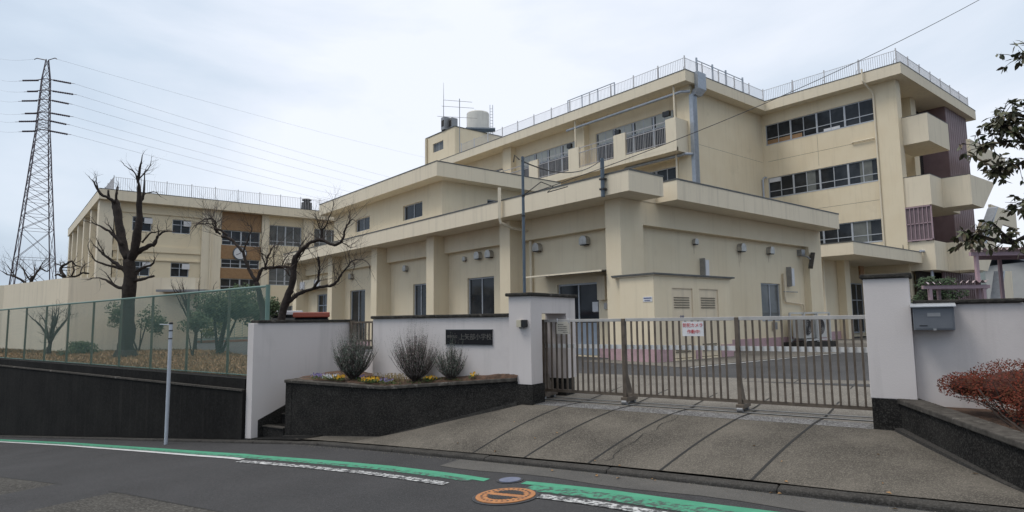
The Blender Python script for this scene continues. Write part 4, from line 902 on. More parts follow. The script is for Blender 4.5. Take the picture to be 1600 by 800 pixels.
# things on the roofs
cl = V((-3.28, 62, 0))
wt = thing('water_tank', (cl[0], cl[1], 18.5), 'round cream water tank on the roof behind the penthouse', 'water tank')
b = MB(); b.lathe([(1.15, 0), (1.15, 2.25), (1.1, 2.34), (.3, 2.38)], (cl[0], cl[1], 18.55), 28); b.build('tank', M_tank, wt, smooth=False)
b = MB(); b.lathe([(.2, 0), (.2, .1)], (cl[0]-.5, cl[1]-.3, 20.92), 12); b.build('hatch', M_vent, wt)
b = MB(); v0 = V((-2.02, 61.2, 0)); v1 = V((-1.75, 61.2, 0)); 
for v in (v0, v1): b.tube([(v[0], v[1], 18.5), (v[0], v[1], 21.5)], .03, 5)
for q in range(9): b.tube([(v0[0], v0[1], 18.7+q*.3), (v1[0], v1[1], 18.7+q*.3)], .02, 4)
b.build('ladder', M_galv, wt)
b = MB(); v0 = V((-4.4, 60.5, 0)); v1 = V((-1.5, 60.5, 0)); b.tube([(v0[0], v0[1], 18.85), (v1[0], v1[1], 18.75)], .18, 8); b.tube([(v0[0], v0[1], 18.6), (v1[0], v1[1], 18.6)], .12, 8); b.build('pipework', M_bluepole, wt)
for k, (l_, lab) in enumerate(((-6.35, 'left'), (-5.62, 'right'))):
    v = V((l_, 60, 0)); t = thing('rooftop_air_conditioner', (v[0], v[1], 18.52), f'grey air conditioning unit on the penthouse roof, {lab} of the pair', 'air conditioner', 'air conditioners on the penthouse roof')
    part('casing', M_alud, t, (v[0]-.35, v[0]+.35, v[1]-.3, v[1]+.3, 18.56, 19.85-.1*k), bev=.03); part('fan_grille', M_room, t, (v[0]-.37, v[0]-.351, v[1]-.22, v[1]+.22, 18.9, 19.5)); part('feet', M_iron, t, (v[0]-.3, v[0]+.3, v[1]-.25, v[1]+.25, 18.5, 18.559))
v = V((-6.6, 60.5, 0)); b = MB(); b.tube([(v[0], v[1], 18.5), (v[0], v[1], 21), (v[0], v[1], 23.6)], [.05, .035, .012], 6); b.build('lightning_rod', M_alud, label='thin tall lightning rod standing on the penthouse roof', cat='lightning rod')
v = V((-4.85, 58.5, 0)); am = thing('tv_antenna', (v[0], v[1], 17.5), 'rooftop mast with three bristly television aerials beside the water tank', 'antenna')
b = MB(); b.tube([(v[0], v[1], 15.8), (v[0], v[1], 21.2)], .04, 6); b.build('mast', M_alud, am)
for z, L_ in ((20.9, 1.5), (20.3, 1.7), (19.3, 2.1)):
    b = MB(); a0 = V((-4.85-L_, 58.5, 0)); a1 = V((-4.85+L_*.8, 58.5, 0)); b.tube([(a0[0], a0[1], z+.2), (a1[0], a1[1], z-.05)], .02, 5)
    for q in range(9):
        f_ = q/8; c_ = (a0[0]+(a1[0]-a0[0])*f_, a0[1]+(a1[1]-a0[1])*f_, z+.2-.25*f_); b.tube([(c_[0]+.25, c_[1]+.3, c_[2]+.13), (c_[0]-.25, c_[1]-.3, c_[2]-.13)], .012, 4)
    b.build('aerial', M_alud, am)

# ------------------------------------------------------------------ far left three-storey wing
lw_ = thing('far_school_wing', (14, 62, -1.2), 'three storey cream school wing with ochre panels, far left behind the bare trees', 'building')
YL = 59.34
hs = [(8.35, 9.75, 7.73, 8.92), (11.31, 12.71, 7.73, 8.92), (8.35, 9.75, 4.0, 5.22), (11.31, 12.71, 4.0, 5.22), (8.35, 9.75, .3, 1.5), (11.31, 12.71, .3, 1.5),
      (19.45, 22.5, 7.25, 9.15), (23.75, 26.2, 7.4, 9.15), (19.5, 22.5, 3.5, 5.3), (23.75, 26.2, 3.6, 5.3), (15.3, 18.6, 7.0, 8.35), (15.3, 18.6, 4.95, 5.75), (15.3, 18.6, 2.9, 4.0), (19.5, 22.5, -.3, 1.6)]
b = MB(); wall_holes(b, 'Y', 6.1, 34, YL, .2, GZ, 9.98, hs); b.build('front_wall', M_lwcream, lw_)
for h in hs:
    tall = h[1]-h[0] > 2
    window(lw_, 'Y', h[0], h[1], YL+.1, h[2], h[3], 4 if tall else 2, ((h[2]+.4,) if tall else (h[2]+.75,)), .06, thick=(2,) if tall else (), glass=M_glass if h[0] < 19 else M_glassb)
for h in hs[:4]: part('window_vent_box', M_paper, lw_, (h[1]-.55, h[1]+.05, YL-.1, YL-.02, h[3]-.55, h[3]-.1))
for z0_, z1_ in ((8.36, 9.97), (5.76, 6.99), (4.01, 4.94)): part('ochre_panel', M_tan, lw_, (15.2, 18.7, YL-.06, YL-.003, z0_, z1_))
part('wall_strip', M_cream2, lw_, (13.6, 15.19, YL-.25, YL-.002, GZ, 9.98), (18.71, 19.35, YL-.2, YL-.002, GZ, 9.98), (6.0, 7.0, YL-.3, YL-.002, GZ, 9.98), (22.6, 23.6, YL-.2, YL-.002, GZ, 9.98))
part('floor_band', M_lwcream, lw_, (7.001, 13.59, YL-.12, YL-.002, 6.0, 6.5), (7.001, 13.59, YL-.12, YL-.002, 9.2, 9.97), (7.001, 13.59, YL-.12, YL-.002, 5.3, 5.42))
for x in (7.4, 14.3): b = MB(); b.tube([(x, YL-.35, 9.9), (x, YL-.35, -1)], .06, 6); b.build('downpipe', M_cream2, lw_)
fascia('roof_slab', 5.88, 34, YL-.85, 86, 9.98, 10.78, lw_)
# left flank with deep piers
part('flank_wall', M_lwcream, lw_, (6.9, 7.1, YL, 85.5, GZ, 9.97))
for y in (YL+.01, 64.5, 70, 75.5, 81, 85): part('flank_pier', M_cream2, lw_, (6.0, 6.899, y, y+.9, GZ, 9.97))
railing(lw_, 'roof_railing', [(6.9, 83), (6.9, YL-.1), (30, YL-.1)], 10.83, 1.15, M_railing, sp=.16, post=1.9, ri=.014, brk=False)
ck = thing('wall_clock', (16.84, YL-.1, 5.5), 'round white clock on the ochre panels of the far school wing', 'clock')
b = MB(); b.tube([(16.84, YL-.16, 6.3), (16.84, YL-.065, 6.3)], .60, 28); b.build('rim', M_bluepole, ck)
b = MB(); b.tube([(16.84, YL-.17, 6.3), (16.84, YL-.161, 6.3)], .52, 28); b.build('dial', M_paper, ck)
b = MB(); b.extr([(16.82, YL-.18, 6.25), (16.86, YL-.18, 6.25), (16.98, YL-.18, 6.66), (16.94, YL-.18, 6.67)], (0, .006, 0)); b.extr([(16.86, YL-.18, 6.27), (16.84, YL-.18, 6.32), (16.5, YL-.18, 6.15), (16.52, YL-.18, 6.11)], (0, .006, 0)); b.build('hands', M_ink, ck)
rt_ = thing('roof_ventilator', (23.25, YL+.8, 10.8), 'dark louvred ventilator turret on the roof of the far school wing', 'ventilator')
b = MB(); b.lathe([(.55, 0), (.5, .95), (.3, 1.0), (.3, 1.1), (.45, 1.15), (.45, 1.25)], (23.25, YL+.8, 10.82), 12); b.build('turret', M_ink, rt_)
b = MB(); b.lathe([(.47, 1.251), (.3, 1.36)], (23.25, YL+.8, 10.82), 12); b.build('turret_cap', M_alud, rt_)
# cream yard wall left
cw = thing('yard_wall', V((-19.85, 27.5, -1.2)), 'long tall cream concrete wall across the far end of the lawn', 'wall')
ppts = [(-40, 36), (-26.4, 32.6), (-20.1, 28.1), (-19.7, 27.85), (-19.2, 27.9), (-14.6, 28.9)]
b = MB(V)
for p, q in zip(ppts, ppts[1:]): b.prism([p, q, (q[0]+.05, q[1]+.25), (p[0]+.05, p[1]+.25)], -1.3, 2.12)
b.build('wall_face', M_cream2, cw)
b = MB(V); b.prism([(-15.9, 28.0), (-13.9, 28.4), (-13.9, 29.4), (-15.9, 29.0)], 1.45, 1.55); b.build('small_roof', M_alud, cw)
# ------------------------------------------------------------------ poles and wires
pw = thing('wire_pole', S((-5.62, 9.0, .43)), 'slate blue steel pole rising from behind the left gate pillar', 'pole')
b = MB(S); b.tube([(-5.62, 9.0, .3), (-5.62, 9.0, 2.80)], .025, 10); b.build('pole', M_bluepole, pw)
b = MB(S)
for z in (1.75, 2.1): b.tube([(-5.62, 9.0, z), (-5.62, 9.0, z+.03)], .032, 10)
b.tube([(-5.65, 8.95, 2.74), (-5.72, 8.9, 2.82), (-5.74, 8.9, 2.7)], .012, 6); b.build('pole_band', M_black, pw)
pw2 = thing('wire_pole', (13.58, 12.28, 3.5), 'short slate blue pole fixed to the roof fascia above the corner pier', 'pole')
b = MB(); b.tube([(13.57, 12.28, 3.55), (13.57, 12.28, 4.70)], .06, 10); b.build('pole', M_bluepole, pw2)
b = MB(); b.box(13.5, 13.665, 12.2, 12.36, 3.75, 3.8); b.box(13.5, 13.665, 12.2, 12.36, 4.05, 4.1); b.build('clamp', M_iron, pw2)
def sag(p, q, s, n=14): return [(p[0]+(q[0]-p[0])*i/n, p[1]+(q[1]-p[1])*i/n, p[2]+(q[2]-p[2])*i/n - s*4*(i/n)*(1-i/n)) for i in range(n+1)]
P1 = S((-5.62, 8.97, 2.72)); P1b = S((-5.62, 8.97, 2.1)); P2 = (13.5, 12.28, 4.62)
b = MB(); b.tube(sag(P1, P2, .28), .012, 5); b.build('overhead_cable', M_wire, label='black drooping cable between the gate pillar pole and the pole on the roof edge', cat='cable', origin=P1)
b = MB(); b.tube(sag(P1b, (16.9, 3.35, 7.2), .25, 20), .007, 5); b.build('overhead_cable', M_wire, label='thin straight cable running from the gate pole up across the sky', cat='cable', origin=P1b)
b = MB(); b.tube([P1b, (P1b[0]+.35, P1b[1]-.1, P1b[2]+.28), (P1b[0]+.55, P1b[1]-.2, P1b[2]+.2), (P1b[0]+.45, P1b[1]-.15, P1b[2]+.1), (P1b[0]+.8, P1b[1]-.3, P1b[2]+.22)], .009, 5); b.build('cable_loop', M_wire, label='small loop of spare cable hanging beside the gate pole', cat='cable', origin=P1b)

# ------------------------------------------------------------------ pylon and power lines
PD = 150.0; BL = lambda z: -114.7
py = thing('power_pylon', V((-114.7, PD, -1.2)), 'tall steel lattice power pylon standing far behind the school on the left', 'pylon')
lev = [(65.7, .3), (60.5, .95), (57.0, 1.1), (53.5, 1.25), (50, 1.4), (47.5, 1.5), (42, 1.95), (36, 2.4), (30, 2.9), (23, 3.45), (16, 4.05), (8, 4.7), (-1.2, 5.4)]
cx_, cy_, _z = V((-114.7, PD, 0))
def corner(z, h, i):
    a = math.atan2(cy_, cx_)+radians(8)+pi/4+i*pi/2; return (cx_+h*.87*1.414*cos(a), cy_+h*.87*1.414*sin(a), z)
b = MB()
for i in range(4): b.tube([corner(z, h, i) for z, h in lev], [.09 if z > 45 else .13 for z, h in lev], 4)
b.build('tower_legs', M_pylon, py)
b = MB()
for (z, h), (z2, h2) in zip(lev, lev[1:]):
    sub = 2 if z > 47 else (2 if z > 25 else 1)
    for k in range(sub):
        za, ha = z+(z2-z)*k/sub, h+(h2-h)*k/sub; zb, hb = z+(z2-z)*(k+1)/sub, h+(h2-h)*(k+1)/sub
        for i in range(4):
            j = (i+1) % 4; b.tube([corner(za, ha, i), corner(zb, hb, j)], .055, 4, cap=False); b.tube([corner(za, ha, j), corner(zb, hb, i)], .055, 4, cap=False)
            b.tube([corner(zb, hb, i), corner(zb, hb, j)], .045, 4, cap=False)
b.build('tower_bracing', M_pylon, py)
arms = [(60.4, 5.4, 5.9), (57.6, 4.0, 6.6), (55.2, 5.2, 5.6), (52.0, 4.2, 6.1), (50.0, 5.6, 5.3), (47.5, 4.6, 5.8)]
ends = []
for z, la, ra_ in arms:
    b = MB(V); hw = 1.6
    b.tube([(-114.7, PD, z+.4), (-114.7-hw-.9, PD, z+.1)], .12, 4); b.tube([(-114.7, PD, z+.4), (-114.7+hw+.9, PD, z-.1)], .12, 4); b.build('cross_arm', M_pylon, py)
    for sgn, L_ in ((-1, la), (1, ra_)):
        b = MB(V); x0 = -114.7+sgn*(hw+.3); x1 = x0+sgn*(L_-1.4); z1_ = z+(0 if sgn < 0 else -.9)
        n = 9
        for q in range(n):
            f_ = q/n; g_ = (q+.55)/n
            b.tube([(x0+(x1-x0)*f_, PD, z+(z1_-z)*f_), (x0+(x1-x0)*g_, PD, z+(z1_-z)*g_)], .23, 6)
        b.tube([(x0, PD, z), (x1+sgn*.8, PD, z1_-.1)], .06, 4); b.build('insulator', M_pylon, py); ends.append((sgn, x1+sgn*.8, z1_-.1))
for dx in (-2.6, 1.9):
    b = MB(V); b.tube([(-114.7+dx*.15, PD, 65.6), (-114.7+dx, PD, 66.1), (-114.7+dx*1.25, PD, 65.8)], .12, 4); b.build('top_horn', M_pylon, py)
for k, (sgn, x, z) in enumerate(ends):
    lvl = k//2
    if sgn < 0: q = (-184.5, 220, [88.9, 85.1, 81.2, 76.5, 73.7, 70][lvl])
    else: q = (5+lvl, 420, 60+(z-50)*1.75)
    p = (x, PD, z); b = MB(V); b.tube(sag(p, q, 3 if sgn > 0 else .3, 20), .03, 4)
    b.build('power_line', M_lineg, label=('high voltage line leaving the pylon to the %s, %s of six' % ('left' if sgn < 0 else 'right', ['topmost', 'second', 'third', 'fourth', 'fifth', 'lowest'][lvl])), cat='power line', group='high voltage lines', origin=V(p))
p = (-113, PD, 66); b = MB(V); b.tube(sag(p, (5, 420, 98), 3, 20), .025, 4); b.build('power_line', M_lineg, label='thin earth wire running right from the very tip of the pylon', cat='power line', group='high voltage lines', origin=V(p))
p = (-117, PD, 66); b = MB(V); b.tube(sag(p, (-186, 215, 96), 1, 12), .025, 4); b.build('power_line', M_lineg, label='thin earth wire running left from the very tip of the pylon', cat='power line', group='high voltage lines', origin=V(p))

# ------------------------------------------------------------------ bare pollarded trees
TREE1 = [[(0.0,0.0,0.463),(0.02,0.5,0.393),(0.02,1.41,0.347),(0.02,2.33,0.312),(0.03,3.03,0.301),(-0.06,3.61,0.278)],[(-0.06,3.61,0.231),(-0.28,4.18,0.22),(-0.46,4.91,0.208),(-0.58,5.5,0.197),(-0.67,5.84,0.197)],[(-0.06,3.45,0.208),(0.13,3.96,0.208),(0.22,4.55,0.197),(0.26,5.14,0.15),(0.23,5.8,0.127),(0.18,6.33,0.069),(0.16,6.61,0.06),(0.23,7.05,0.03),(0.27,7.38,0.014)],[(0.17,6.45,0.046),(0.01,6.86,0.028),(-0.28,7.05,0.016),(-0.48,7.25,0.009)],[(0.17,6.52,0.035),(0.35,6.78,0.023),(0.55,6.99,0.019),(0.61,7.28,0.009)],[(0.26,5.66,0.069),(0.38,5.97,0.046),(0.39,6.73,0.023),(0.43,7.0,0.012)],[(0.38,5.97,0.028),(0.75,6.08,0.019),(1.05,5.86,0.009)],[(-0.64,5.72,0.093),(-0.88,5.84,0.069),(-1.19,6.03,0.06),(-1.4,6.35,0.035),(-1.55,6.52,0.016)],[(-1.19,6.03,0.035),(-1.36,6.39,0.023),(-1.39,6.68,0.012)],[(-0.6,5.81,0.069),(-0.61,6.05,0.051),(-0.58,6.34,0.014)],[(-0.9,5.84,0.051),(-0.92,6.17,0.042)],[(0.08,3.61,0.15),(0.23,3.84,0.139),(0.5,4.0,0.127),(0.68,4.09,0.116),(0.89,4.16,0.093),(0.97,4.42,0.046),(1.24,4.63,0.037),(1.48,4.6,0.023)],[(0.42,4.21,0.046),(0.66,4.52,0.032),(0.96,4.61,0.023),(1.24,4.67,0.012)],[(0.84,4.18,0.051),(1.01,4.51,0.028),(0.95,4.84,0.012)],[(-0.28,4.13,0.104),(-0.6,4.48,0.081),(-0.92,4.7,0.051),(-1.25,4.87,0.028),(-1.51,4.97,0.016),(-1.77,5.04,0.009)],[(-0.62,4.53,0.046),(-0.78,4.79,0.023),(-0.92,4.91,0.012)],[(-0.11,3.14,0.116),(-0.38,3.38,0.093),(-0.67,3.57,0.074),(-0.93,3.76,0.046),(-1.13,3.95,0.028),(-1.37,4.19,0.014)],[(-0.91,3.74,0.037),(-1.06,4.02,0.023),(-1.27,4.4,0.012)],[(-0.28,3.26,0.06),(-0.7,3.38,0.046),(-1.13,3.48,0.032),(-1.37,3.74,0.023),(-1.53,4.07,0.014)],[(0.1,3.03,0.093),(0.26,3.12,0.083),(0.55,3.32,0.069),(0.81,3.41,0.046),(0.91,3.62,0.023),(0.88,3.76,0.012)],[(0.12,2.75,0.104),(0.32,2.84,0.093),(0.57,2.9,0.069),(0.9,2.97,0.046)],[(-0.1,2.56,0.093),(-0.48,2.64,0.069),(-0.84,2.87,0.042),(-1.19,2.97,0.023),(-1.54,2.91,0.014)],[(-0.48,2.64,0.042),(-0.68,2.9,0.025),(-0.92,3.18,0.012)]]
TREE2R = [[(0.0,0.0,0.293),(0.04,0.74,0.23),(0.09,1.42,0.188),(0.2,1.87,0.167),(0.32,2.29,0.157),(0.41,2.68,0.146),(0.45,3.12,0.136),(0.49,3.42,0.125)],[(0.44,3.27,0.115),(0.58,3.5,0.104),(0.83,3.75,0.084),(1.08,3.88,0.075),(1.36,3.9,0.075),(1.59,3.77,0.063),(1.78,3.73,0.054),(1.97,3.87,0.046),(2.05,4.25,0.033),(2.19,4.44,0.025),(2.27,4.5,0.017)],[(1.35,3.92,0.063),(1.33,4.13,0.054),(1.37,4.28,0.038),(1.51,4.49,0.023),(1.59,4.74,0.017),(1.69,5.0,0.013),(1.71,5.28,0.007)],[(1.33,4.23,0.025),(1.22,4.49,0.017),(1.11,4.75,0.008)],[(1.51,4.49,0.017),(1.79,4.59,0.01),(1.93,4.8,0.007)],[(0.31,1.95,0.104),(0.53,2.14,0.092),(0.74,2.24,0.084),(1.11,2.36,0.075),(1.44,2.42,0.067),(1.74,2.48,0.059),(1.9,2.64,0.046),(2.04,2.85,0.038),(2.25,3.1,0.029),(2.37,3.25,0.023),(2.6,3.31,0.015),(2.88,3.22,0.013),(3.01,2.94,0.008)],[(1.09,2.36,0.054),(1.21,2.55,0.046),(1.27,2.8,0.042),(1.26,3.11,0.038),(1.24,3.39,0.042)],[(0.58,3.5,0.042),(0.42,3.23,0.027),(0.3,3.02,0.015)],[(0.83,3.75,0.031),(0.67,3.44,0.023),(0.51,3.19,0.015)],[(1.97,3.87,0.025),(2.16,3.78,0.019),(2.26,3.67,0.015),(2.37,3.69,0.008)],[(2.37,3.25,0.019),(2.42,3.04,0.013),(2.34,2.78,0.009),(2.49,2.57,0.006)],[(0.41,2.68,0.033),(0.22,2.94,0.021),(0.05,3.11,0.013)],[(0.54,3.48,0.021),(0.66,3.78,0.017),(0.87,4.03,0.01)]]
TREE2L = [[(0.0,0.0,0.213),(-0.02,0.75,0.17),(-0.06,1.28,0.153),(-0.13,1.81,0.145),(-0.23,2.23,0.132),(-0.37,2.64,0.119)],[(-0.37,2.64,0.089),(-0.57,3.01,0.081),(-0.71,3.31,0.072),(-0.85,3.65,0.068),(-1.05,3.91,0.062),(-1.23,4.11,0.06),(-1.45,4.22,0.055),(-1.62,4.27,0.043)],[(-1.62,4.27,0.038),(-1.75,4.36,0.034),(-1.85,4.55,0.028),(-2.02,4.6,0.023),(-2.17,4.58,0.019),(-2.36,4.54,0.015),(-2.51,4.41,0.009)],[(-1.75,4.31,0.034),(-1.78,4.57,0.03),(-1.86,4.8,0.028),(-2.11,4.82,0.023),(-2.37,4.71,0.017),(-2.51,4.54,0.011)],[(-1.78,4.57,0.03),(-1.94,4.82,0.026),(-2.11,4.77,0.011)],[(-1.38,4.22,0.051),(-1.6,4.38,0.047),(-1.76,4.42,0.034)],[(-0.85,3.65,0.034),(-0.73,3.95,0.026),(-0.61,4.28,0.021),(-0.57,4.45,0.019),(-0.68,4.56,0.015),(-0.77,4.65,0.009)],[(-0.37,2.64,0.085),(-0.27,2.92,0.081),(-0.15,3.09,0.072),(0.0,3.11,0.064),(0.21,3.12,0.058),(0.45,3.15,0.055),(0.68,3.14,0.047),(0.86,3.07,0.034)],[(-0.09,3.13,0.038),(-0.01,3.41,0.034),(0.09,3.66,0.028),(0.13,3.77,0.026)],[(-0.09,3.21,0.021),(-0.2,3.56,0.017),(-0.28,3.84,0.011),(-0.16,4.27,0.009),(-0.13,4.6,0.006)],[(0.47,3.16,0.021),(0.61,3.46,0.015),(0.84,3.72,0.009)],[(0.21,3.12,0.021),(0.2,3.62,0.015),(0.23,4.05,0.009)],[(-0.01,3.41,0.019),(-0.16,3.58,0.013),(-0.32,3.69,0.009)]]
TREE3 = [[(0.28,-0.0,0.204),(0.19,2.02,0.163),(0.25,3.04,0.143),(0.3,3.57,0.122)],[(0.18,2.83,0.122),(-0.26,3.25,0.102),(-0.76,3.5,0.082),(-1.27,3.67,0.049),(-1.65,3.88,0.024)],[(0.28,3.24,0.106),(0.53,3.73,0.082),(0.84,4.05,0.065),(1.26,3.88,0.041),(1.49,4.13,0.02)],[(0.23,3.24,0.073),(-0.12,3.74,0.049),(-0.4,4.15,0.029),(-0.58,4.48,0.016)],[(-0.68,3.46,0.049),(-1.04,3.91,0.033),(-1.39,4.33,0.016)],[(0.68,3.89,0.041),(0.9,4.38,0.024),(1.13,4.67,0.012)]]
TREE4 = [[(0.0,0.0,0.208),(-0.1,1.72,0.173),(-0.2,2.76,0.156),(-0.32,3.11,0.139)],[(-0.28,3.04,0.125),(-0.51,3.39,0.111),(-0.46,3.63,0.097),(-0.19,3.77,0.083),(0.05,3.91,0.055),(0.27,3.69,0.042),(0.55,3.62,0.024)],[(-0.24,2.9,0.104),(0.1,3.03,0.09),(0.44,3.1,0.076),(0.71,3.27,0.062),(1.06,3.23,0.049)],[(0.1,3.07,0.069),(0.22,3.38,0.049),(0.13,3.7,0.031),(0.25,4.01,0.014)],[(-0.32,2.97,0.083),(-0.61,3.18,0.069),(-0.81,3.12,0.052)],[(0.58,3.17,0.042),(0.63,3.52,0.031),(0.89,3.76,0.017)]]
def smooth_pts(L):
    P = [Vector((a, 0, c)) for a, c, r in L]; R = [r for a, c, r in L]
    if len(P) < 3: return P, R
    op, orr = [], []
    for i in range(len(P)-1):
        p0, p1, p2, p3 = P[max(i-1, 0)], P[i], P[i+1], P[min(i+2, len(P)-1)]
        for k in range(3):
            t = k/3; op.append(.5*((2*p1)+(p2-p0)*t+(2*p0-5*p1+4*p2-p3)*t*t+(3*p1-p0-3*p2+p3)*t*t*t)); orr.append(R[i]+(R[i+1]-R[i])*t)
    op.append(P[-1]); orr.append(R[-1]); return op, orr
def twigs(b, p, d, L, r, depth, rnd):
    n = 4; pts = [p]; rr = [r]; q = p.copy(); dd = d.normalized()
    for i in range(n):
        dd = (dd+Vector((rnd.uniform(-.35, .35), rnd.uniform(-.35, .35), rnd.uniform(-.22, .32)))).normalized(); q = q+dd*(L/n); pts.append(q.copy()); rr.append(r*(1-.75*(i+1)/n))
        if depth > 0 and rnd.random() < .75:
            e_ = (dd+Vector((rnd.uniform(-1, 1), rnd.uniform(-1, 1), rnd.uniform(-.5, .9)))).normalized(); twigs(b, q.copy(), e_, L*rnd.uniform(.35, .7), rr[-1]*.75, depth-1, rnd)
    b.tube([tuple(x) for x in pts], rr, 4 if r > .012 else 3, cap=False)
def bare_tree(base, z, limbs, label, seed, tw, tl=.7, group='bare pollarded trees in the school yard', spread=.55, tr=.012):
    rnd = random.Random(seed); t = thing('bare_tree', (base[0], base[1], z), label, 'tree', group)
    vh = Vector((base[0], base[1])).normalized()
    def W(p): return Vector((base[0]+FAY*p.x+vh.x*p.y, base[1]-FAX*p.x+vh.y*p.y, z+p.z))
    tb = MB(); lb_ = MB(); wb = MB()
    for li, L in enumerate(limbs):
        P, R = smooth_pts(L)
        k0 = rnd.uniform(-spread, spread) if li else 0; x0 = P[0].x; dep0 = 0
        if li:                                         # swing each limb forward or back around its root
            P = [Vector((p.x, (abs(p.x-x0)+.35*abs(p.z-P[0].z))*k0, p.z)) for p in P]
        P = [Vector((p.x+rnd.uniform(-.02, .02), p.y+rnd.uniform(-.03, .03), p.z+rnd.uniform(-.02, .02))) if 0 < i < len(P)-1 else p for i, p in enumerate(P)]
        R = [r*(.70 if r > .06 else .88)*rnd.uniform(.88, 1.08) for r in R]; wp = [W(p) for p in P]
        (tb if li == 0 else lb_).tube([tuple(p) for p in wp], R, 14 if li == 0 else (11 if R[0] > .08 else 7), jit=.07)
        if li == 0: tb.tube([tuple(wp[0]-Vector((0, 0, .15))), tuple(wp[0]+Vector((0, 0, .35)))], [R[0]*1.75, R[0]*1.02], 14, jit=.10)
        for i in range(len(wp)-1):
            if li and rnd.random() < tw*(1.6 if R[i] < .04 else .8):
                d = (wp[i+1]-wp[i]).normalized(); e_ = (d*.4+Vector((rnd.uniform(-.8, .8), rnd.uniform(-.8, .8), rnd.uniform(-.3, 1.0)))).normalized()
                twigs(wb, wp[i].copy(), e_, tl*rnd.uniform(.4, 1.2), min(R[i]*.45, tr), 2 if R[i] < .06 else 1, rnd)
        if li and R[-1] < .03: twigs(wb, wp[-1].copy(), wp[-1]-wp[-2], tl*.5, max(R[-1]*.9, .005), 1, rnd)
    tb.build('trunk', M_bark, t, smooth=True); lb_.build('limbs', M_bark, t, smooth=True); wb.build('twigs', M_twig, t)
    return t
bare_tree((3.69, 26.36), -1.24, TREE1, 'thick pollarded bare tree with two cut upright limbs on the lawn before the cream wall', 5, .32, .5, spread=.35)
bare_tree((7.15, 20.66), -1.26, TREE2R, 'leaning bare tree with crooked limbs reaching right in front of the low school block', 8, .62, .95)
bare_tree((6.96, 21.33), -1.28, TREE2L, 'slim bare tree with a long limb reaching left in front of the ochre panels', 12, .55, .9)
bare_tree((1.48, 50.56), -1.3, [[(a, c+(.9 if i else .9)*(1 if c > .01 else 0), r) for i, (a, c, r) in enumerate(L)] for L in TREE3], 'bare tree with spreading crown behind the cream wall at the far left, under the pylon', 21, .5, 1.3, tr=.03)
bare_tree((3.04, 41.51), -1.3, [[(a, c+(.9 if c > .01 else 0), r) for a, c, r in L] for L in TREE4], 'knotty bare tree just showing over the cream wall left of the far wing', 22, .25, .8, tr=.03)
def generic_tree(base, z, H, label, seed, group, spreadr=1.0):
    rnd = random.Random(seed); limbs = [[(0, 0, .11), (.05, H*.28, .09)]]
    for k in range(9):
        a = rnd.uniform(-1, 1); limbs.append([(.04, H*.25, .06), (.04+a*.35*spreadr, H*(.42+.1*rnd.random()), .045), (.04+a*.8*spreadr, H*(.66+.1*rnd.random()), .028), (a*1.15*spreadr, H*rnd.uniform(.8, 1), .012)])
    return bare_tree(base, z, limbs, label, seed, .75, .55, group, .9)
generic_tree((6.9, 30.5), -1.2, 3.1, 'small bare tree behind the mesh fence just right of the road post', 31, 'bare pollarded trees in the school yard', 1.0)
generic_tree((1.75, 31.5), -1.2, 2.0, 'thin bare sapling at the left end of the lawn before the cream wall', 33, 'bare pollarded trees in the school yard', .9)

# ------------------------------------------------------------------ leafy shrubs
def leaves(b, c, rad, n, size, rnd, hollow=.35, flat=1):
    for _ in range(n):
        while True:
            v = Vector((rnd.uniform(-1, 1), rnd.uniform(-1, 1), rnd.uniform(-1, 1)))
            if hollow < v.length < 1: break
        p = Vector((c[0]+v.x*rad[0], c[1]+v.y*rad[1], c[2]+v.z*rad[2])); s_ = size*rnd.uniform(.6, 1.3)
        d = Vector((rnd.uniform(-1, 1), rnd.uniform(-1, 1), rnd.uniform(-.8, .6))).normalized(); e_ = d.orthogonal().normalized()*s_*.32
        e_.rotate(Matrix.Rotation(rnd.uniform(0, 6.28), 3, d)) if False else None
        q = p+d*s_; m = p+d*s_*.5
        b.m = 0 if rnd.random() < .6 else 1
        b.add([tuple(p), tuple(m+e_), tuple(q), tuple(m-e_)], [(0, 1, 2, 3)])
def leafy(name, base, z, clumps, label, cat, seed, n, size, stems, group=None, ms=None):
    rnd = random.Random(seed); t = thing(name, (base[0], base[1], z), label, cat, group); b = MB()
    for cx, cy, cz, rx, ry, rz in clumps:
        k = int(n*rx*rz/sum(c[3]*c[5] for c in clumps))
        for s_ in range(7):
            o_ = (rnd.uniform(-.6, .6)*rx, rnd.uniform(-.6, .6)*ry, rnd.uniform(-.6, .6)*rz); X, Y, Z = V((cx+o_[0], cy+o_[1], cz+o_[2])) if False else (0, 0, 0)
            q = (base[0]+FAY*(cx+o_[0])+FAX*(cy+o_[1]), base[1]-FAX*(cx+o_[0])+FAY*(cy+o_[1]), z+cz+o_[2])
            leaves(b, q, (rx*.55, ry*.55, rz*.5), k//7, size, rnd)
    b.build('foliage', ms or [M_ever, M_ever2], t)
    b = MB()
    for (x0, x1, zt, r) in stems:
        P = [(base[0]+FAY*(x0+(x1-x0)*f), base[1]-FAX*(x0+(x1-x0)*f), z+zt*f+.0) for f in (0, .35, .7, 1)]; b.tube(P, [r, r*.8, r*.6, r*.35], 7)
    b.build('stems', M_bark, t); return t
G_ = 'leafy shrubs on the lawn'
leafy('evergreen_tree', (6.6, 25.6), -1.2, [(.45, 0, 2.0, 1.15, .9, .75), (-.35, .2, 1.75, .7, .7, .5), (1.15, 0, 1.7, .6, .6, .5)], 'bushy dark evergreen tree with a forked trunk behind the right end of the mesh fence', 'tree', 41, 6500, .11, [(0, .35, 1.8, .11), (.0, -.2, 1.6, .07), (.1, .8, 1.7, .06)], G_)
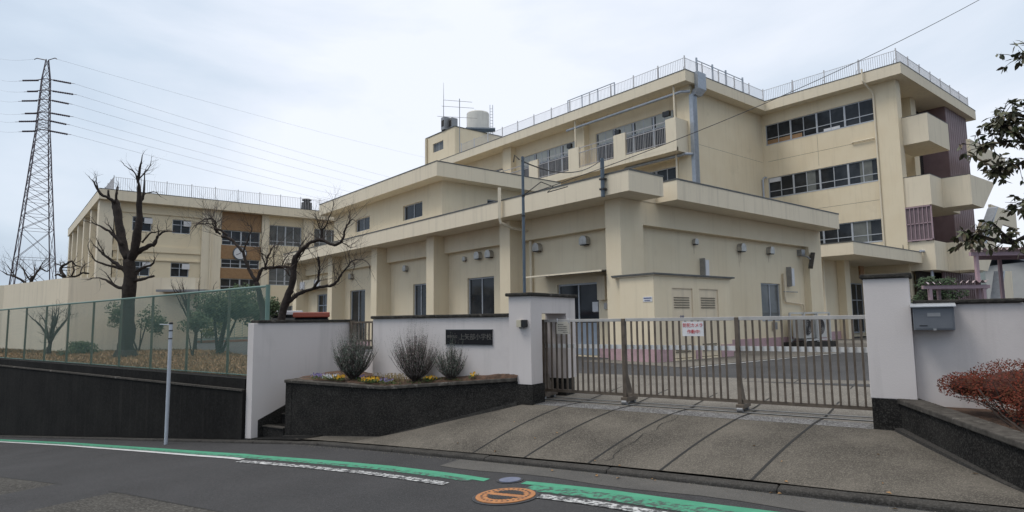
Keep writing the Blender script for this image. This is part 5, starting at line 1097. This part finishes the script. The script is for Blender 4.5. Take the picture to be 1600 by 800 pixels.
leafy('evergreen_shrub', (8.0, 25.2), -1.2, [(.1, 0, 1.7, .65, .6, .65)], 'evergreen shrub with reddish stems at the right corner of the mesh fence', 'shrub', 42, 2200, .10, [(0, .3, 1.5, .05), (0, -.25, 1.4, .04), (.02, .5, 1.2, .03)], G_)
leafy('leafy_shrub', (4.9, 31.6), -1.2, [(.5, 0, 1.5, .6, .5, .6), (-.9, 0, 1.6, .5, .4, .6), (.9, 0, 1.1, .4, .4, .5)], 'loose leafed small tree half hidden behind the thick pollarded tree', 'shrub', 43, 1900, .10, [(0, .4, 1.6, .04), (0, -.7, 1.6, .04), (.05, .1, 1.5, .03)], G_)
leafy('small_tree', (5.5, 24.6), -1.2, [(.0, 0, 1.35, .55, .5, .45)], 'thin young tree with sparse leaves seen just left of the road post', 'tree', 46, 900, .09, [(0, .1, 1.3, .035), (0, -.25, 1.2, .025)], G_)
leafy('low_bush', (2.75, 30.6), -1.2, [(.1, 0, .3, .62, .4, .32)], 'low round dark bush at the foot of the cream wall', 'bush', 44, 1500, .08, [(0, .1, .3, .03)], G_)
leafy('low_bush', (2.1, 29.6), -1.2, [(.0, 0, .12, .2, .2, .2)], 'tiny bush left of the low round dark bush', 'bush', 45, 300, .07, [(0, .05, .15, .02)], G_)
leafy('hedge', (10.2, 43.5), -1.2, [(-.6, 0, 1.3, .9, .6, .9), (.8, 0, 1.0, .8, .6, .7)], 'yellow green hedge seen between the bare tree trunks beside the far wing', 'hedge', 47, 2600, .14, [(0, 0, .8, .05)], None, [mat('yellow_green_leaf', (.13, .14, .02), (.08, .10, .02), .8, 4), M_ever])
c0 = V((14.8, 22, 0)); leafy('dark_shrub', (c0[0], c0[1]), -1.2, [(-.45, 0, 2.15, .75, .5, .5), (.5, 0, 2.0, .7, .5, .5), (0, .1, 1.4, .9, .5, .7)], 'dark shrub crowding behind the right gate pillar over the pink canopy', 'shrub', 48, 4200, .09, [(-.3, .2, 1.8, .05), (.4, .1, 1.7, .04)], None, [M_ever, mat('dark_leaf', (.015, .03, .015), (.03, .04, .02), .8, 4)])

# red-brown azalea hedge in the right planter
rnd = random.Random(50); az_ = thing('azalea_hedge', S((1.4, 7.6, -1.0)), 'clipped azalea hedge with reddish brown winter leaves in the right planter', 'hedge')
b = MB(); clumps = [(.36, 8.05, -.74, .30, .25, .15), (.72, 7.85, -.72, .45, .40, .27), (.95, 7.4, -.82, .42, .35, .25), (1.2, 7.6, -.68, .55, .55, .30), (1.9, 7.4, -.64, .6, .6, .33), (2.7, 7.3, -.60, .7, .6, .33), (.95, 7.25, -.80, .35, .3, .2), (1.5, 7.0, -.82, .5, .35, .2)]
for (ct, cn, cz, rt_1, rn_, rz_) in clumps:
    for k in range(int(17000*rt_1*max(rn_, .3)*1.6)):
        while True:
            v = Vector((rnd.uniform(-1, 1), rnd.uniform(-1, 1), rnd.uniform(-1, 1)))
            if .55 < v.length < 1.04: break
        f_ = 1+.06*sin(v.x*9+ct*5)*cos(v.y*8)
        if v.z < -.5 and rnd.random() < .6: continue
        p = Vector(S((ct+v.x*rt_1*f_, cn+v.y*rn_*f_, cz+v.z*rz_*f_))); s_ = rnd.uniform(.014, .027)
        d = Vector((rnd.uniform(-1, 1), rnd.uniform(-1, 1), rnd.uniform(-.3, 1))).normalized(); e_ = d.orthogonal().normalized()*s_*.35; q = p+d*s_; m = p+d*s_*.55
        b.m = 0 if rnd.random() < .62 else 1; b.add([tuple(p), tuple(m+e_), tuple(q), tuple(m-e_)], [(0, 1, 2, 3)])
b.build('foliage', [M_azal, M_azal2], az_)
b = MB()
for k in range(60):
    t = rnd.uniform(.6, 2.4); n_ = rnd.uniform(7.1, 7.9); r0 = Vector(S((t, n_, -1.05)))
    r1 = Vector(S((t+rnd.uniform(-.35, .25), n_+rnd.uniform(-.3, .3), rnd.uniform(-.75, -.5)))); m = (r0+r1)/2+Vector((rnd.uniform(-.04, .04), rnd.uniform(-.04, .04), -.05)); b.tube([tuple(r0), tuple(m), tuple(r1)], [.009, .006, .003], 4)
for k in range(10):
    r0 = Vector(S((.62, 7.85, -1.0))); r1 = Vector(S((rnd.uniform(.12, .5), rnd.uniform(7.8, 8.2), rnd.uniform(-.85, -.62)))); b.tube([tuple(r0), tuple((r0+r1)/2+Vector((0, 0, .03))), tuple(r1)], [.006, .004, .002], 4)
b.build('stems', M_twig, az_)
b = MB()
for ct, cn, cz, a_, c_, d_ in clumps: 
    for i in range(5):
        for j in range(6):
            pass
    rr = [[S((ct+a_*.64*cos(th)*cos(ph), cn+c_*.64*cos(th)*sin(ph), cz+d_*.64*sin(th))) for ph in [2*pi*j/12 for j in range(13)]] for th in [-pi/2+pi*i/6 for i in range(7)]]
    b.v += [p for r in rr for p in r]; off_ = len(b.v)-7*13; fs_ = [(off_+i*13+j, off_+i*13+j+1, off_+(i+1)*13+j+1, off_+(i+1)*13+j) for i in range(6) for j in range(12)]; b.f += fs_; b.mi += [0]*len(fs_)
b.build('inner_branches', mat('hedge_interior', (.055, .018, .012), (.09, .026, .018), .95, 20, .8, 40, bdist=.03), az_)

# lavender bushes
def lavender(t, n_, z, H, Rr, k, label, seed, ms, lean=0):
    rnd = random.Random(seed); o = thing('lavender_bush', S((t, n_, z)), label, 'bush', 'lavender bushes in the flower bed'); b = MB(); sb_ = MB()
    for i in range(k):
        a = rnd.uniform(0, 2*pi); out = rnd.random()**.7; th = out*1.15; L = H*rnd.uniform(.55, 1.0)*(1-.22*out)
        d = Vector((cos(a)*sin(th)+lean, sin(a)*sin(th)*.7, cos(th)+.12)).normalized(); p = Vector((t+rnd.uniform(-.04, .04), n_+rnd.uniform(-.04, .04), z)); up = Vector((0, 0, 1))
        q1 = p+d*L*.40; q2 = q1+(d*.9+up*.55).normalized()*L*.38; q3 = q2+(d*.6+up*1.2).normalized()*L*.30
        sb_.tube([S(p), S(q1), S(q2)], [.006, .004, .002], 3, cap=False)
        for j in range(26):
            f_ = .22+.78*j/25; c_ = (p+(q1-p)*(f_/.4)) if f_ < .4 else (q1*(1-(f_-.4)/.3)+q2*((f_-.4)/.3)) if f_ < .7 else (q2*(1-(f_-.7)/.3)+q3*((f_-.7)/.3))
            e_ = Vector((rnd.uniform(-1, 1), rnd.uniform(-1, 1), rnd.uniform(.2, 1.4))).normalized(); s_ = rnd.uniform(.022, .042)*(1 if f_ < .75 else .45); w_ = e_.orthogonal().normalized()*s_*.14
            b.m = 0 if rnd.random() < .7 else 1; b.add([S(c_-w_), S(c_+w_), S(c_+e_*s_+w_*.3), S(c_+e_*s_-w_*.3)], [(0, 1, 2, 3)])
    b.build('foliage', ms, o); sb_.build('stems', M_twig, o)
lavender(-8.73, 8.08, soilz(-8.78), 1.02, .3, 420, 'wide dark green lavender bush at the left end of the flower bed', 60, [M_lav, M_lavd])
lavender(-7.36, 8.22, soilz(-7.36), 1.12, .3, 280, 'tall dried greyish brown lavender bush in the middle of the flower bed', 61, [M_lavd, M_lav], .03)
lavender(-6.64, 8.30, soilz(-6.64), .76, .3, 150, 'small sparse lavender bush under the name plate', 62, [M_lav, M_lavd])
# pansies and ground plants
rnd = random.Random(70)
def pansies(t, n_, k, sp, m, label):
    z = soilz(t); o = thing('pansies', S((t, n_, z)), label, 'flowers', 'pansy clumps in the flower bed'); b = MB(); lf = MB()
    for i in range(k):
        x, y, h = t+rnd.uniform(-sp, sp), n_+rnd.uniform(-.09, .09), z+rnd.uniform(.03, .085)
        for j in range(5):
            a = 2*pi*j/5+rnd.random(); r = .017; c_ = (x+.010*cos(a), y-.004, h+.010*sin(a))
            b.add([S((x, y-.002, h)), S((c_[0]+.011*cos(a+.9), c_[1]-.004, c_[2]+.011*sin(a+.9))), S((c_[0]+.010*cos(a), c_[1]-.006, c_[2]+.010*sin(a))), S((c_[0]+.011*cos(a-.9), c_[1]-.004, c_[2]+.011*sin(a-.9)))], [(0, 1, 2, 3)])
    for i in range(k*9):
        x, y = t+rnd.gauss(0, sp*.6), n_+rnd.uniform(-.1, .12); d = Vector((rnd.uniform(-1, 1), rnd.uniform(-1, 1), rnd.uniform(0, 1))).normalized()*.035; e_ = Vector((-d.y, d.x, 0))*.3; p = Vector((x, y, z+rnd.uniform(-.02, .04)))
        lf.add([S(p), S(p+d*.5+e_), S(p+d), S(p+d*.5-e_)], [(0, 1, 2, 3)])
    b.build('petals', m, o); lf.build('leaves', mat('fresh_green_leaf', (.045, .09, .022), (.08, .12, .03), .8, 9), o)
pansies(-9.33, 7.80, 26, .14, M_flp, 'violet pansies at the left corner of the flower bed'); pansies(-9.07, 7.86, 34, .13, M_flw, 'white pansies beside the violet ones in the flower bed')
pansies(-8.85, 7.87, 26, .11, M_fly, 'small patch of yellow pansies in front of the wide lavender'); pansies(-8.55, 8.1, 16, .12, M_flp, 'pale violet pansies right of the wide lavender')
pansies(-8.18, 7.98, 40, .17, M_fly, 'largest row of yellow pansies at the front edge of the flower bed'); pansies(-7.85, 8.05, 16, .12, M_flp, 'sparse violet pansies right of the yellow row')
pansies(-7.02, 8.20, 20, .12, M_fly, 'yellow pansies at the foot of the dried lavender'); pansies(-6.2, 8.34, 10, .06, M_fly, 'single tuft of yellow pansies at the right end of the flower bed')
b = MB()
for (tc_, nc, k, h) in ((-8.35, 8.05, 160, .05), (-7.7, 8.1, 120, .04), (-6.6, 8.3, 160, .045), (-8.3, 8.2, 120, .07), (-7.3, 8.1, 60, .04)):
    for i in range(k):
        p = Vector((tc_+rnd.gauss(0, .16), min(8.4, nc+rnd.uniform(-.07, .12)), soilz(tc_)-.02)); d = Vector((rnd.uniform(-1, 1), rnd.uniform(-1, 1), rnd.uniform(.4, 1.6))).normalized()*h*rnd.uniform(.6, 1.4); e_ = Vector((-d.y, d.x, 0))*.25; b.add([S(p), S(p+d*.5+e_), S(p+d), S(p+d*.5-e_)], [(0, 1, 2, 3)])
b.build('ground_cover', mat('fresh_green_leaf', (0, 0, 0)), kind='stuff')
dl = thing('daylily_clump', S((-7.8, 8.25, -.98)), 'dry straw coloured strappy leaves between the two larger lavender bushes', 'plant'); b = MB()
for i in range(70):
    t, n_ = -7.85+rnd.gauss(0, .16), 8.26+rnd.uniform(-.1, .1); a = rnd.uniform(0, 6.28); L = rnd.uniform(.12, .24); z = soilz(t)-.02; dx, dy = cos(a)*L, sin(a)*L*.5; w_ = .006
    b.grid([[S((t-w_, n_, z)), S((t+dx*.4-w_, n_+dy*.4, z+L*.75)), S((t+dx*.8-w_, n_+dy*.8, z+L*.7)), S((t+dx*1.1, n_+dy, z+L*.3))], [S((t+w_, n_, z)), S((t+dx*.4+w_, n_+dy*.4, z+L*.75)), S((t+dx*.8+w_, n_+dy*.8, z+L*.7)), S((t+dx*1.1+.002, n_+dy, z+L*.3))]])
b.build('blades', M_straw, dl)
# fallen leaves along kerb and driveway
b = MB()
for i in range(24):
    i_ = rnd.uniform(2, 10); v_ = rnd.random()**2
    p = drv(i_, v_*.95) if rnd.random() < .7 else (rnd.uniform(-4, 1.5), 0, 0)
    if p[1] == 0: p = (p[0], kn(p[0])-rnd.uniform(.01, .16), zr(p[0])+.006)
    a = rnd.uniform(0, 6.28); s_ = rnd.uniform(.012, .032); z = p[2]+.007
    b.add([S((p[0]+s_*cos(a), p[1]+s_*sin(a), z)), S((p[0]-s_*.5*sin(a), p[1]+s_*.5*cos(a), z+.012)), S((p[0]-s_*cos(a), p[1]-s_*sin(a), z)), S((p[0]+s_*.5*sin(a), p[1]-s_*.5*cos(a), z+.004))], [(0, 1, 2, 3)])
b.build('fallen_leaves', M_leaff, kind='stuff')
b = MB()                                               # grit washed against the kerb
for i in range(900):
    t = rnd.uniform(-9, 2); n_ = kn(t)-abs(rnd.gauss(0, .07))-.01; s_ = rnd.uniform(.003, .009); z = zr(t)+.004; a = rnd.uniform(0, 6.28)
    p = [S((t+s_*cos(a+k*2.1), n_+s_*sin(a+k*2.1), z)) for k in range(3)]; b.add(p+[S((t, n_, z+s_))], [(0, 1, 3), (1, 2, 3), (2, 0, 3)])
b.build('kerb_grit', mat('grit', (.10, .095, .085), (.20, .18, .15), .95, 60), kind='stuff')

# ------------------------------------------------------------------ camellia-like tree at the right edge
rnd = random.Random(80); o0 = V((8.6, 7.6, -1.2)); ct = thing('broadleaf_tree', o0, 'dark broad leaved tree reaching in from the right edge over the boundary wall', 'tree')
b = MB(V); b.tube([(8.6, 7.6, -1.2), (8.5, 7.6, .2), (8.35, 7.55, 1.1), (8.3, 7.5, 2.3), (8.2, 7.4, 3.3)], [.16, .13, .10, .07, .03], 10); b.build('trunk', M_bark, ct, smooth=True)
br = [[(8.4, 7.6, .85), (7.4, 7.55, 1.0), (6.6, 7.5, 1.02), (6.2, 7.5, .93), (6.02, 7.5, .85), (5.85, 7.45, .98), (5.75, 7.45, 1.1)],
      [(6.02, 7.5, .85), (5.8, 7.5, .88), (5.6, 7.5, .95), (5.52, 7.5, .92)],
      [(8.35, 7.55, 1.3), (7.3, 7.5, 1.9), (6.6, 7.5, 2.05), (6.1, 7.5, 2.1), (5.8, 7.5, 2.05), (5.68, 7.45, 2.0)],
      [(6.9, 7.5, 1.98), (6.4, 7.45, 2.35), (6.1, 7.4, 2.4), (5.95, 7.4, 2.42)], [(6.6, 7.5, 2.03), (6.3, 7.55, 1.85), (6.0, 7.5, 1.75), (5.85, 7.5, 1.72)],
      [(6.3, 7.5, 2.08), (6.05, 7.45, 2.25), (5.85, 7.4, 2.28)], [(8.3, 7.5, 2.3), (7.3, 7.4, 3.0), (6.6, 7.4, 3.2), (6.3, 7.4, 3.15), (6.18, 7.4, 3.08)],
      [(7.0, 7.55, 1.0), (6.6, 7.5, 1.25), (6.25, 7.45, 1.3), (6.1, 7.4, 1.28)], [(7.2, 7.5, 1.85), (6.8, 7.4, 2.5), (6.5, 7.35, 2.6), (6.3, 7.3, 2.55)]]
b = MB(V); lf = MB()
def leaf(p, d, L):
    side = d.cross(Vector((0, 0, 1)));
    if side.length < .1: side = Vector((1, 0, 0))
    side.normalize(); side.rotate(Matrix.Rotation(rnd.uniform(-.9, .9), 3, d.normalized())); nrm = side.cross(d).normalized(); w_ = L*.24; dr = nrm*(-L*.10)
    a0, a1, a2, a3 = p, p+d*L*.33, p+d*L*.7+dr*.6, p+d*L+dr*1.4
    lf.m = 0 if rnd.random() < .7 else 1
    lf.add([tuple(a0), tuple(a1+side*w_-dr*.3), tuple(a2+side*w_*.75), tuple(a3), tuple(a2-side*w_*.75), tuple(a1-side*w_-dr*.3), tuple(a1+dr*.4), tuple(a2+dr*.4)], [(0, 1, 6), (1, 2, 7, 6), (2, 3, 7), (0, 6, 5), (6, 7, 4, 5), (7, 3, 4)])
for bi, P in enumerate(br):
    b.tube(P, [(.045 if bi == 0 else .032)*(1-.82*i/(len(P)-1)) for i in range(len(P))], 6)
    n = len(P)-1; 
    for q in range(int(40 if bi != 0 else 22)):
        f_ = (.30+.70*rnd.random())*n if bi not in (0, 1) else (.55+.45*rnd.random())*n; i = min(int(f_), n-1); g_ = f_-i
        c_ = Vector(P[i])*(1-g_)+Vector(P[i+1])*g_; d_ = Vector((rnd.uniform(-1, .6), rnd.uniform(-1, 1), rnd.uniform(-.7, .9))).normalized()*rnd.uniform(.06, .26); tip = c_+d_
        b.tube([tuple(c_), tuple(c_+d_*.5+Vector((0, 0, .015))), tuple(tip)], [.005, .004, .002], 4, cap=False)
        wt_ = Vector(V(tuple(tip))); wc = Vector(V(tuple(c_+d_*.5)))
        dd = (wt_-wc).normalized()
        for j in range(rnd.randint(3, 5)):
            ld = (dd*.5+Vector((rnd.uniform(-1, 1), rnd.uniform(-1, 1), rnd.uniform(-1.2, .15)))).normalized(); leaf(wt_-dd*rnd.uniform(0, .08), ld, rnd.uniform(.07, .115))
for _ in range(170):                                   # the crown around the trunk, beyond the picture's edge
    a = rnd.uniform(0, 2*pi); r_ = rnd.uniform(.3, 1.3); c_ = Vector((8.5+r_*cos(a)*.9+.2, 7.5+r_*sin(a), rnd.uniform(1.2, 3.9))); d_ = Vector((rnd.uniform(-1, 1), rnd.uniform(-1, 1), rnd.uniform(-.5, .9))).normalized()*.3
    b.tube([tuple(c_), tuple(c_+d_*.5+Vector((0, 0, .02))), tuple(c_+d_)], [.006, .004, .002], 4, cap=False); wt_ = Vector(V(tuple(c_+d_)))
    for j in range(7): leaf(wt_+Vector((rnd.uniform(-.12, .12), rnd.uniform(-.12, .12), rnd.uniform(-.1, .1))), Vector((rnd.uniform(-1, 1), rnd.uniform(-1, 1), rnd.uniform(-1.2, .2))).normalized(), rnd.uniform(.07, .115))
for _ in range(9):
    a = rnd.uniform(0, 2*pi); z = rnd.uniform(1.0, 2.6); b.tube([(8.3, 7.5, z), (8.5+.6*cos(a), 7.5+.6*sin(a), z+.5), (8.6+1.1*cos(a), 7.5+1.1*sin(a), z+.8)], [.03, .018, .008], 5)
b.build('branches', M_bark, ct); lf.build('leaves', [M_leafr, M_leafr2], ct)

# ------------------------------------------------------------------ pink corrugated walkway roofs on the right
def corr(b, x0, x1, y0, y1, z0_, z1_, pitch=.17, amp=.038, back=0, sh=0):
    n = int((x1-x0)/pitch*6); r0, r1 = [], []
    for i in range(n+1):
        x = x0+(x1-x0)*i/n; a = amp*sin(2*pi*(x-x0)/pitch); z = z0_+(z1_-z0_)*i/n; r0.append((x, y0, z+a)); r1.append((x+sh, y1, z+a+back))
    b.grid([r0, r1]); b.grid([[(p[0], p[1], p[2]-.008) for p in r0], [(p[0], p[1], p[2]-.008) for p in r1]])
c1 = thing('walkway_canopy', V((13.5, 17.6, -1.2)), 'upper pink canopy of corrugated sheets on slim posts beside the stairs', 'canopy', 'pink corrugated canopies')
b = MB(V); corr(b, 12.45, 20, 16.95, 19.4, 1.755, 1.83, back=.15, sh=1.75); b.build('corrugated_roof', M_pinkroof, c1)
b = MB(V); b.prism([(12.55, 17.1), (20, 17.1), (20, 17.18), (12.55, 17.18)], 1.59, 1.69); b.prism([(14.3, 19.2), (20, 19.2), (20, 19.3), (14.3, 19.3)], 1.66, 1.78); b.build('beam', M_pinkrail, c1)
for x, y in ((12.72, 17.15), (14.95, 19.2), (17.2, 17.15)): b = MB(V); b.prism([(x-.04, y-.04), (x+.04, y-.04), (x+.04, y+.04), (x-.04, y+.04)], -1.2, 1.589 if y < 18 else 1.66); b.build('post', M_pinkrail, c1)
c2 = thing('walkway_canopy', V((12, 17.2, -1.2)), 'lower pink corrugated canopy stepping down behind the mailbox wall', 'canopy', 'pink corrugated canopies')
b = MB(V); corr(b, 11.0, 12.75, 16.8, 18.6, .84, .88, back=.08, sh=1.25); b.build('corrugated_roof', M_pinkroof, c2)
b = MB(V); b.prism([(11.05, 16.9), (12.85, 16.9), (12.85, 16.98), (11.05, 16.98)], .69, .78); b.prism([(12.2, 18.4), (13.9, 18.4), (13.9, 18.5), (12.2, 18.5)], .72, .86); b.build('beam', M_pinkrail, c2)
for x, y in ((11.25, 16.95), (12.7, 16.95), (13.8, 18.45), (12.5, 18.45)): b = MB(V); b.prism([(x-.04, y-.04), (x+.04, y-.04), (x+.04, y+.04), (x-.04, y+.04)], -1.2, .689 if y < 18 else .72); b.build('post', M_pinkrail, c2)
# far green mesh fence and cars behind the white wall
fg = thing('yard_fence', (11, 46.5, -1.2), 'low pale green mesh fence along the far side of the yard', 'fence')
b = MB(); 
for i in range(15): b.box(8.5+i*.5, 8.53+i*.5, 46.4, 46.44, -1.2, .1)
for z in (-1.1, .08): b.box(8.5, 15.5, 46.39, 46.45, z, z+.04)
b.build('frame', mat('pale_green_paint', (.22, .33, .30), (.18, .28, .25), .6, 4), fg)
b = MB()
for i in range(90): b.box(8.5+i*.078, 8.512+i*.078, 46.41, 46.425, -1.08, .09)
b.build('bars', mat('pale_green_paint', (0, 0, 0)), fg)
b = MB(); b.box(8.6, 9.6, 47.5, 48.2, -1.2, .1); b.box(8.55, 9.65, 47.45, 48.25, .101, .16); b.build('storage_box', mat('mint_steel', (.16, .26, .22), (.13, .22, .19), .6, 3), label='mint green storage box behind the far fence at the edge of the lawn', cat='storage box')
def car(c, rz, m, label, H=1.5, L=4.0, W=1.65):
    t = thing('parked_car', (c[0], c[1], -1.22), label, 'car', 'cars parked behind the white wall', rz)
    fr = lambda p: (c[0]+p[0]*cos(rz)-p[1]*sin(rz), c[1]+p[0]*sin(rz)+p[1]*cos(rz), -1.22+p[2])
    b = MB(fr); prof = [(-L/2, .3), (-L/2, .75), (-L*.36, .92), (L*.22, .92), (L*.45, .75), (L/2, .62), (L/2, .3)]
    b.extr([(x, -W/2, z) for x, z in prof], (0, W, 0)); b.build('body', m, t, bev=.06)
    ca = [(-L*.42, .921), (-L*.33, H-.12), (-L*.27, H-.02), (L*.02, H), (L*.08, H-.06), (L*.24, .921)]
    b = MB(fr); n = len(ca); ins = .16
    vs = [(x, -W/2+.06+(ins if z > 1.2 else 0), z) for x, z in ca]+[(x, W/2-.06-(ins if z > 1.2 else 0), z) for x, z in ca]
    b.add(vs, [tuple(range(n-1, -1, -1)), tuple(range(n, 2*n))]+[(i, (i+1) % n, n+(i+1) % n, n+i) for i in range(n)]); b.build('cabin_glass', M_glass, t)
    b = MB(fr); b.box(-L*.38, L*.10, -W/2+.14, W/2-.14, H-.14, H+.03); b.build('roof', m, t, bev=.03)
    for sx in (-1, 1):
        for sy in (-1, 1):
            b = MB(fr); b.tube([(sx*L*.31, sy*(W/2-.18), .31), (sx*L*.31, sy*(W/2+.005), .31)], .31, 18); wh = b.build('wheel', M_black, t)
            b = MB(fr); b.tube([(sx*L*.31, sy*(W/2+.006), .31), (sx*L*.31, sy*(W/2+.012), .31)], .19, 14); b.build('rim', M_alud, wh)
    for sy in (-1, 1): b = MB(fr); b.box(L*.455, L*.49, sy*W*.36-.14, sy*W*.36+.14, .60, .74); b.build('headlight', M_paper, t)
car((8.6, 21.6), radians(68.5), mat('red_car_paint', (.36, .09, .055), (.34, .08, .05), .25, 3), 'red car parked nearest, its roof just over the white wall', 1.53, 3.4, 1.45)
car((9.73, 27.0), radians(68.5), mat('white_car_paint', (.62, .63, .67), (.6, .6, .64), .25, 3), 'white car behind the red one, its roof just over the white wall', 1.68, 3.6, 1.5)
# ------------------------------------------------------------------ houses far right
def house(x, y, w_, d_, h, m, mr, label, rise=1.6):
    t = thing('house', V((x, y, -2)), label, 'house', 'houses behind the school'); b = MB(V); b.box(x, x+w_, y, y+d_, -2, h); b.build('wall', m, t)
    b = MB(V); b.extr([(x-.5, y-.6, h), (x+w_+.5, y-.6, h), (x+w_+.5, y+d_/2, h+rise), (x-.5, y+d_/2, h+rise)], (0, 0, .15)); b.extr([(x-.5, y+d_/2, h+rise), (x+w_+.5, y+d_/2, h+rise), (x+w_+.5, y+d_+.6, h), (x-.5, y+d_+.6, h)], (0, 0, .15)); b.build('roof', mr, t)
    for k in range(max(1, int(w_/3))):
        b = MB(V); b.box(x+.9+k*3, x+2.0+k*3, y-.06, y-.005, h-1.7, h-.6); f_ = b.build('window', M_alu, t); b = MB(V); b.box(x+.98+k*3, x+1.92+k*3, y-.07, y-.061, h-1.62, h-.68); b.build('pane', M_glass, f_)
Mhb = mat('brown_roof_tile', (.10, .065, .055), (.13, .085, .07), .8, 3); Mhw = mat('pale_house_wall', (.42, .43, .43), (.38, .39, .39), .8, 1); Mhg = mat('blue_grey_roof', (.10, .12, .15), (.13, .15, .18), .6, 3); Mhc = mat('greyish_green_wall', (.27, .32, .32), (.24, .28, .28), .8, 1)
house(47.0, 61, 9, 7, 5.4, Mhc, Mhb, 'house with a brown roof seen over the pink canopy at the right edge', 1.3)
house(46.0, 56, 3.0, 5, 4.6, Mhw, Mhg, 'pale house with a blue grey roof and one small window between the canopies', .9)
house(47.5, 48, 8, 5, 2.1, Mhw, Mhg, 'low house with a dark blue roof at the right edge under the pink canopy', .9)
print('objects', len(bpy.data.objects), 'tris', sum(len(o.data.polygons) for o in bpy.data.objects if o.type == 'MESH'))
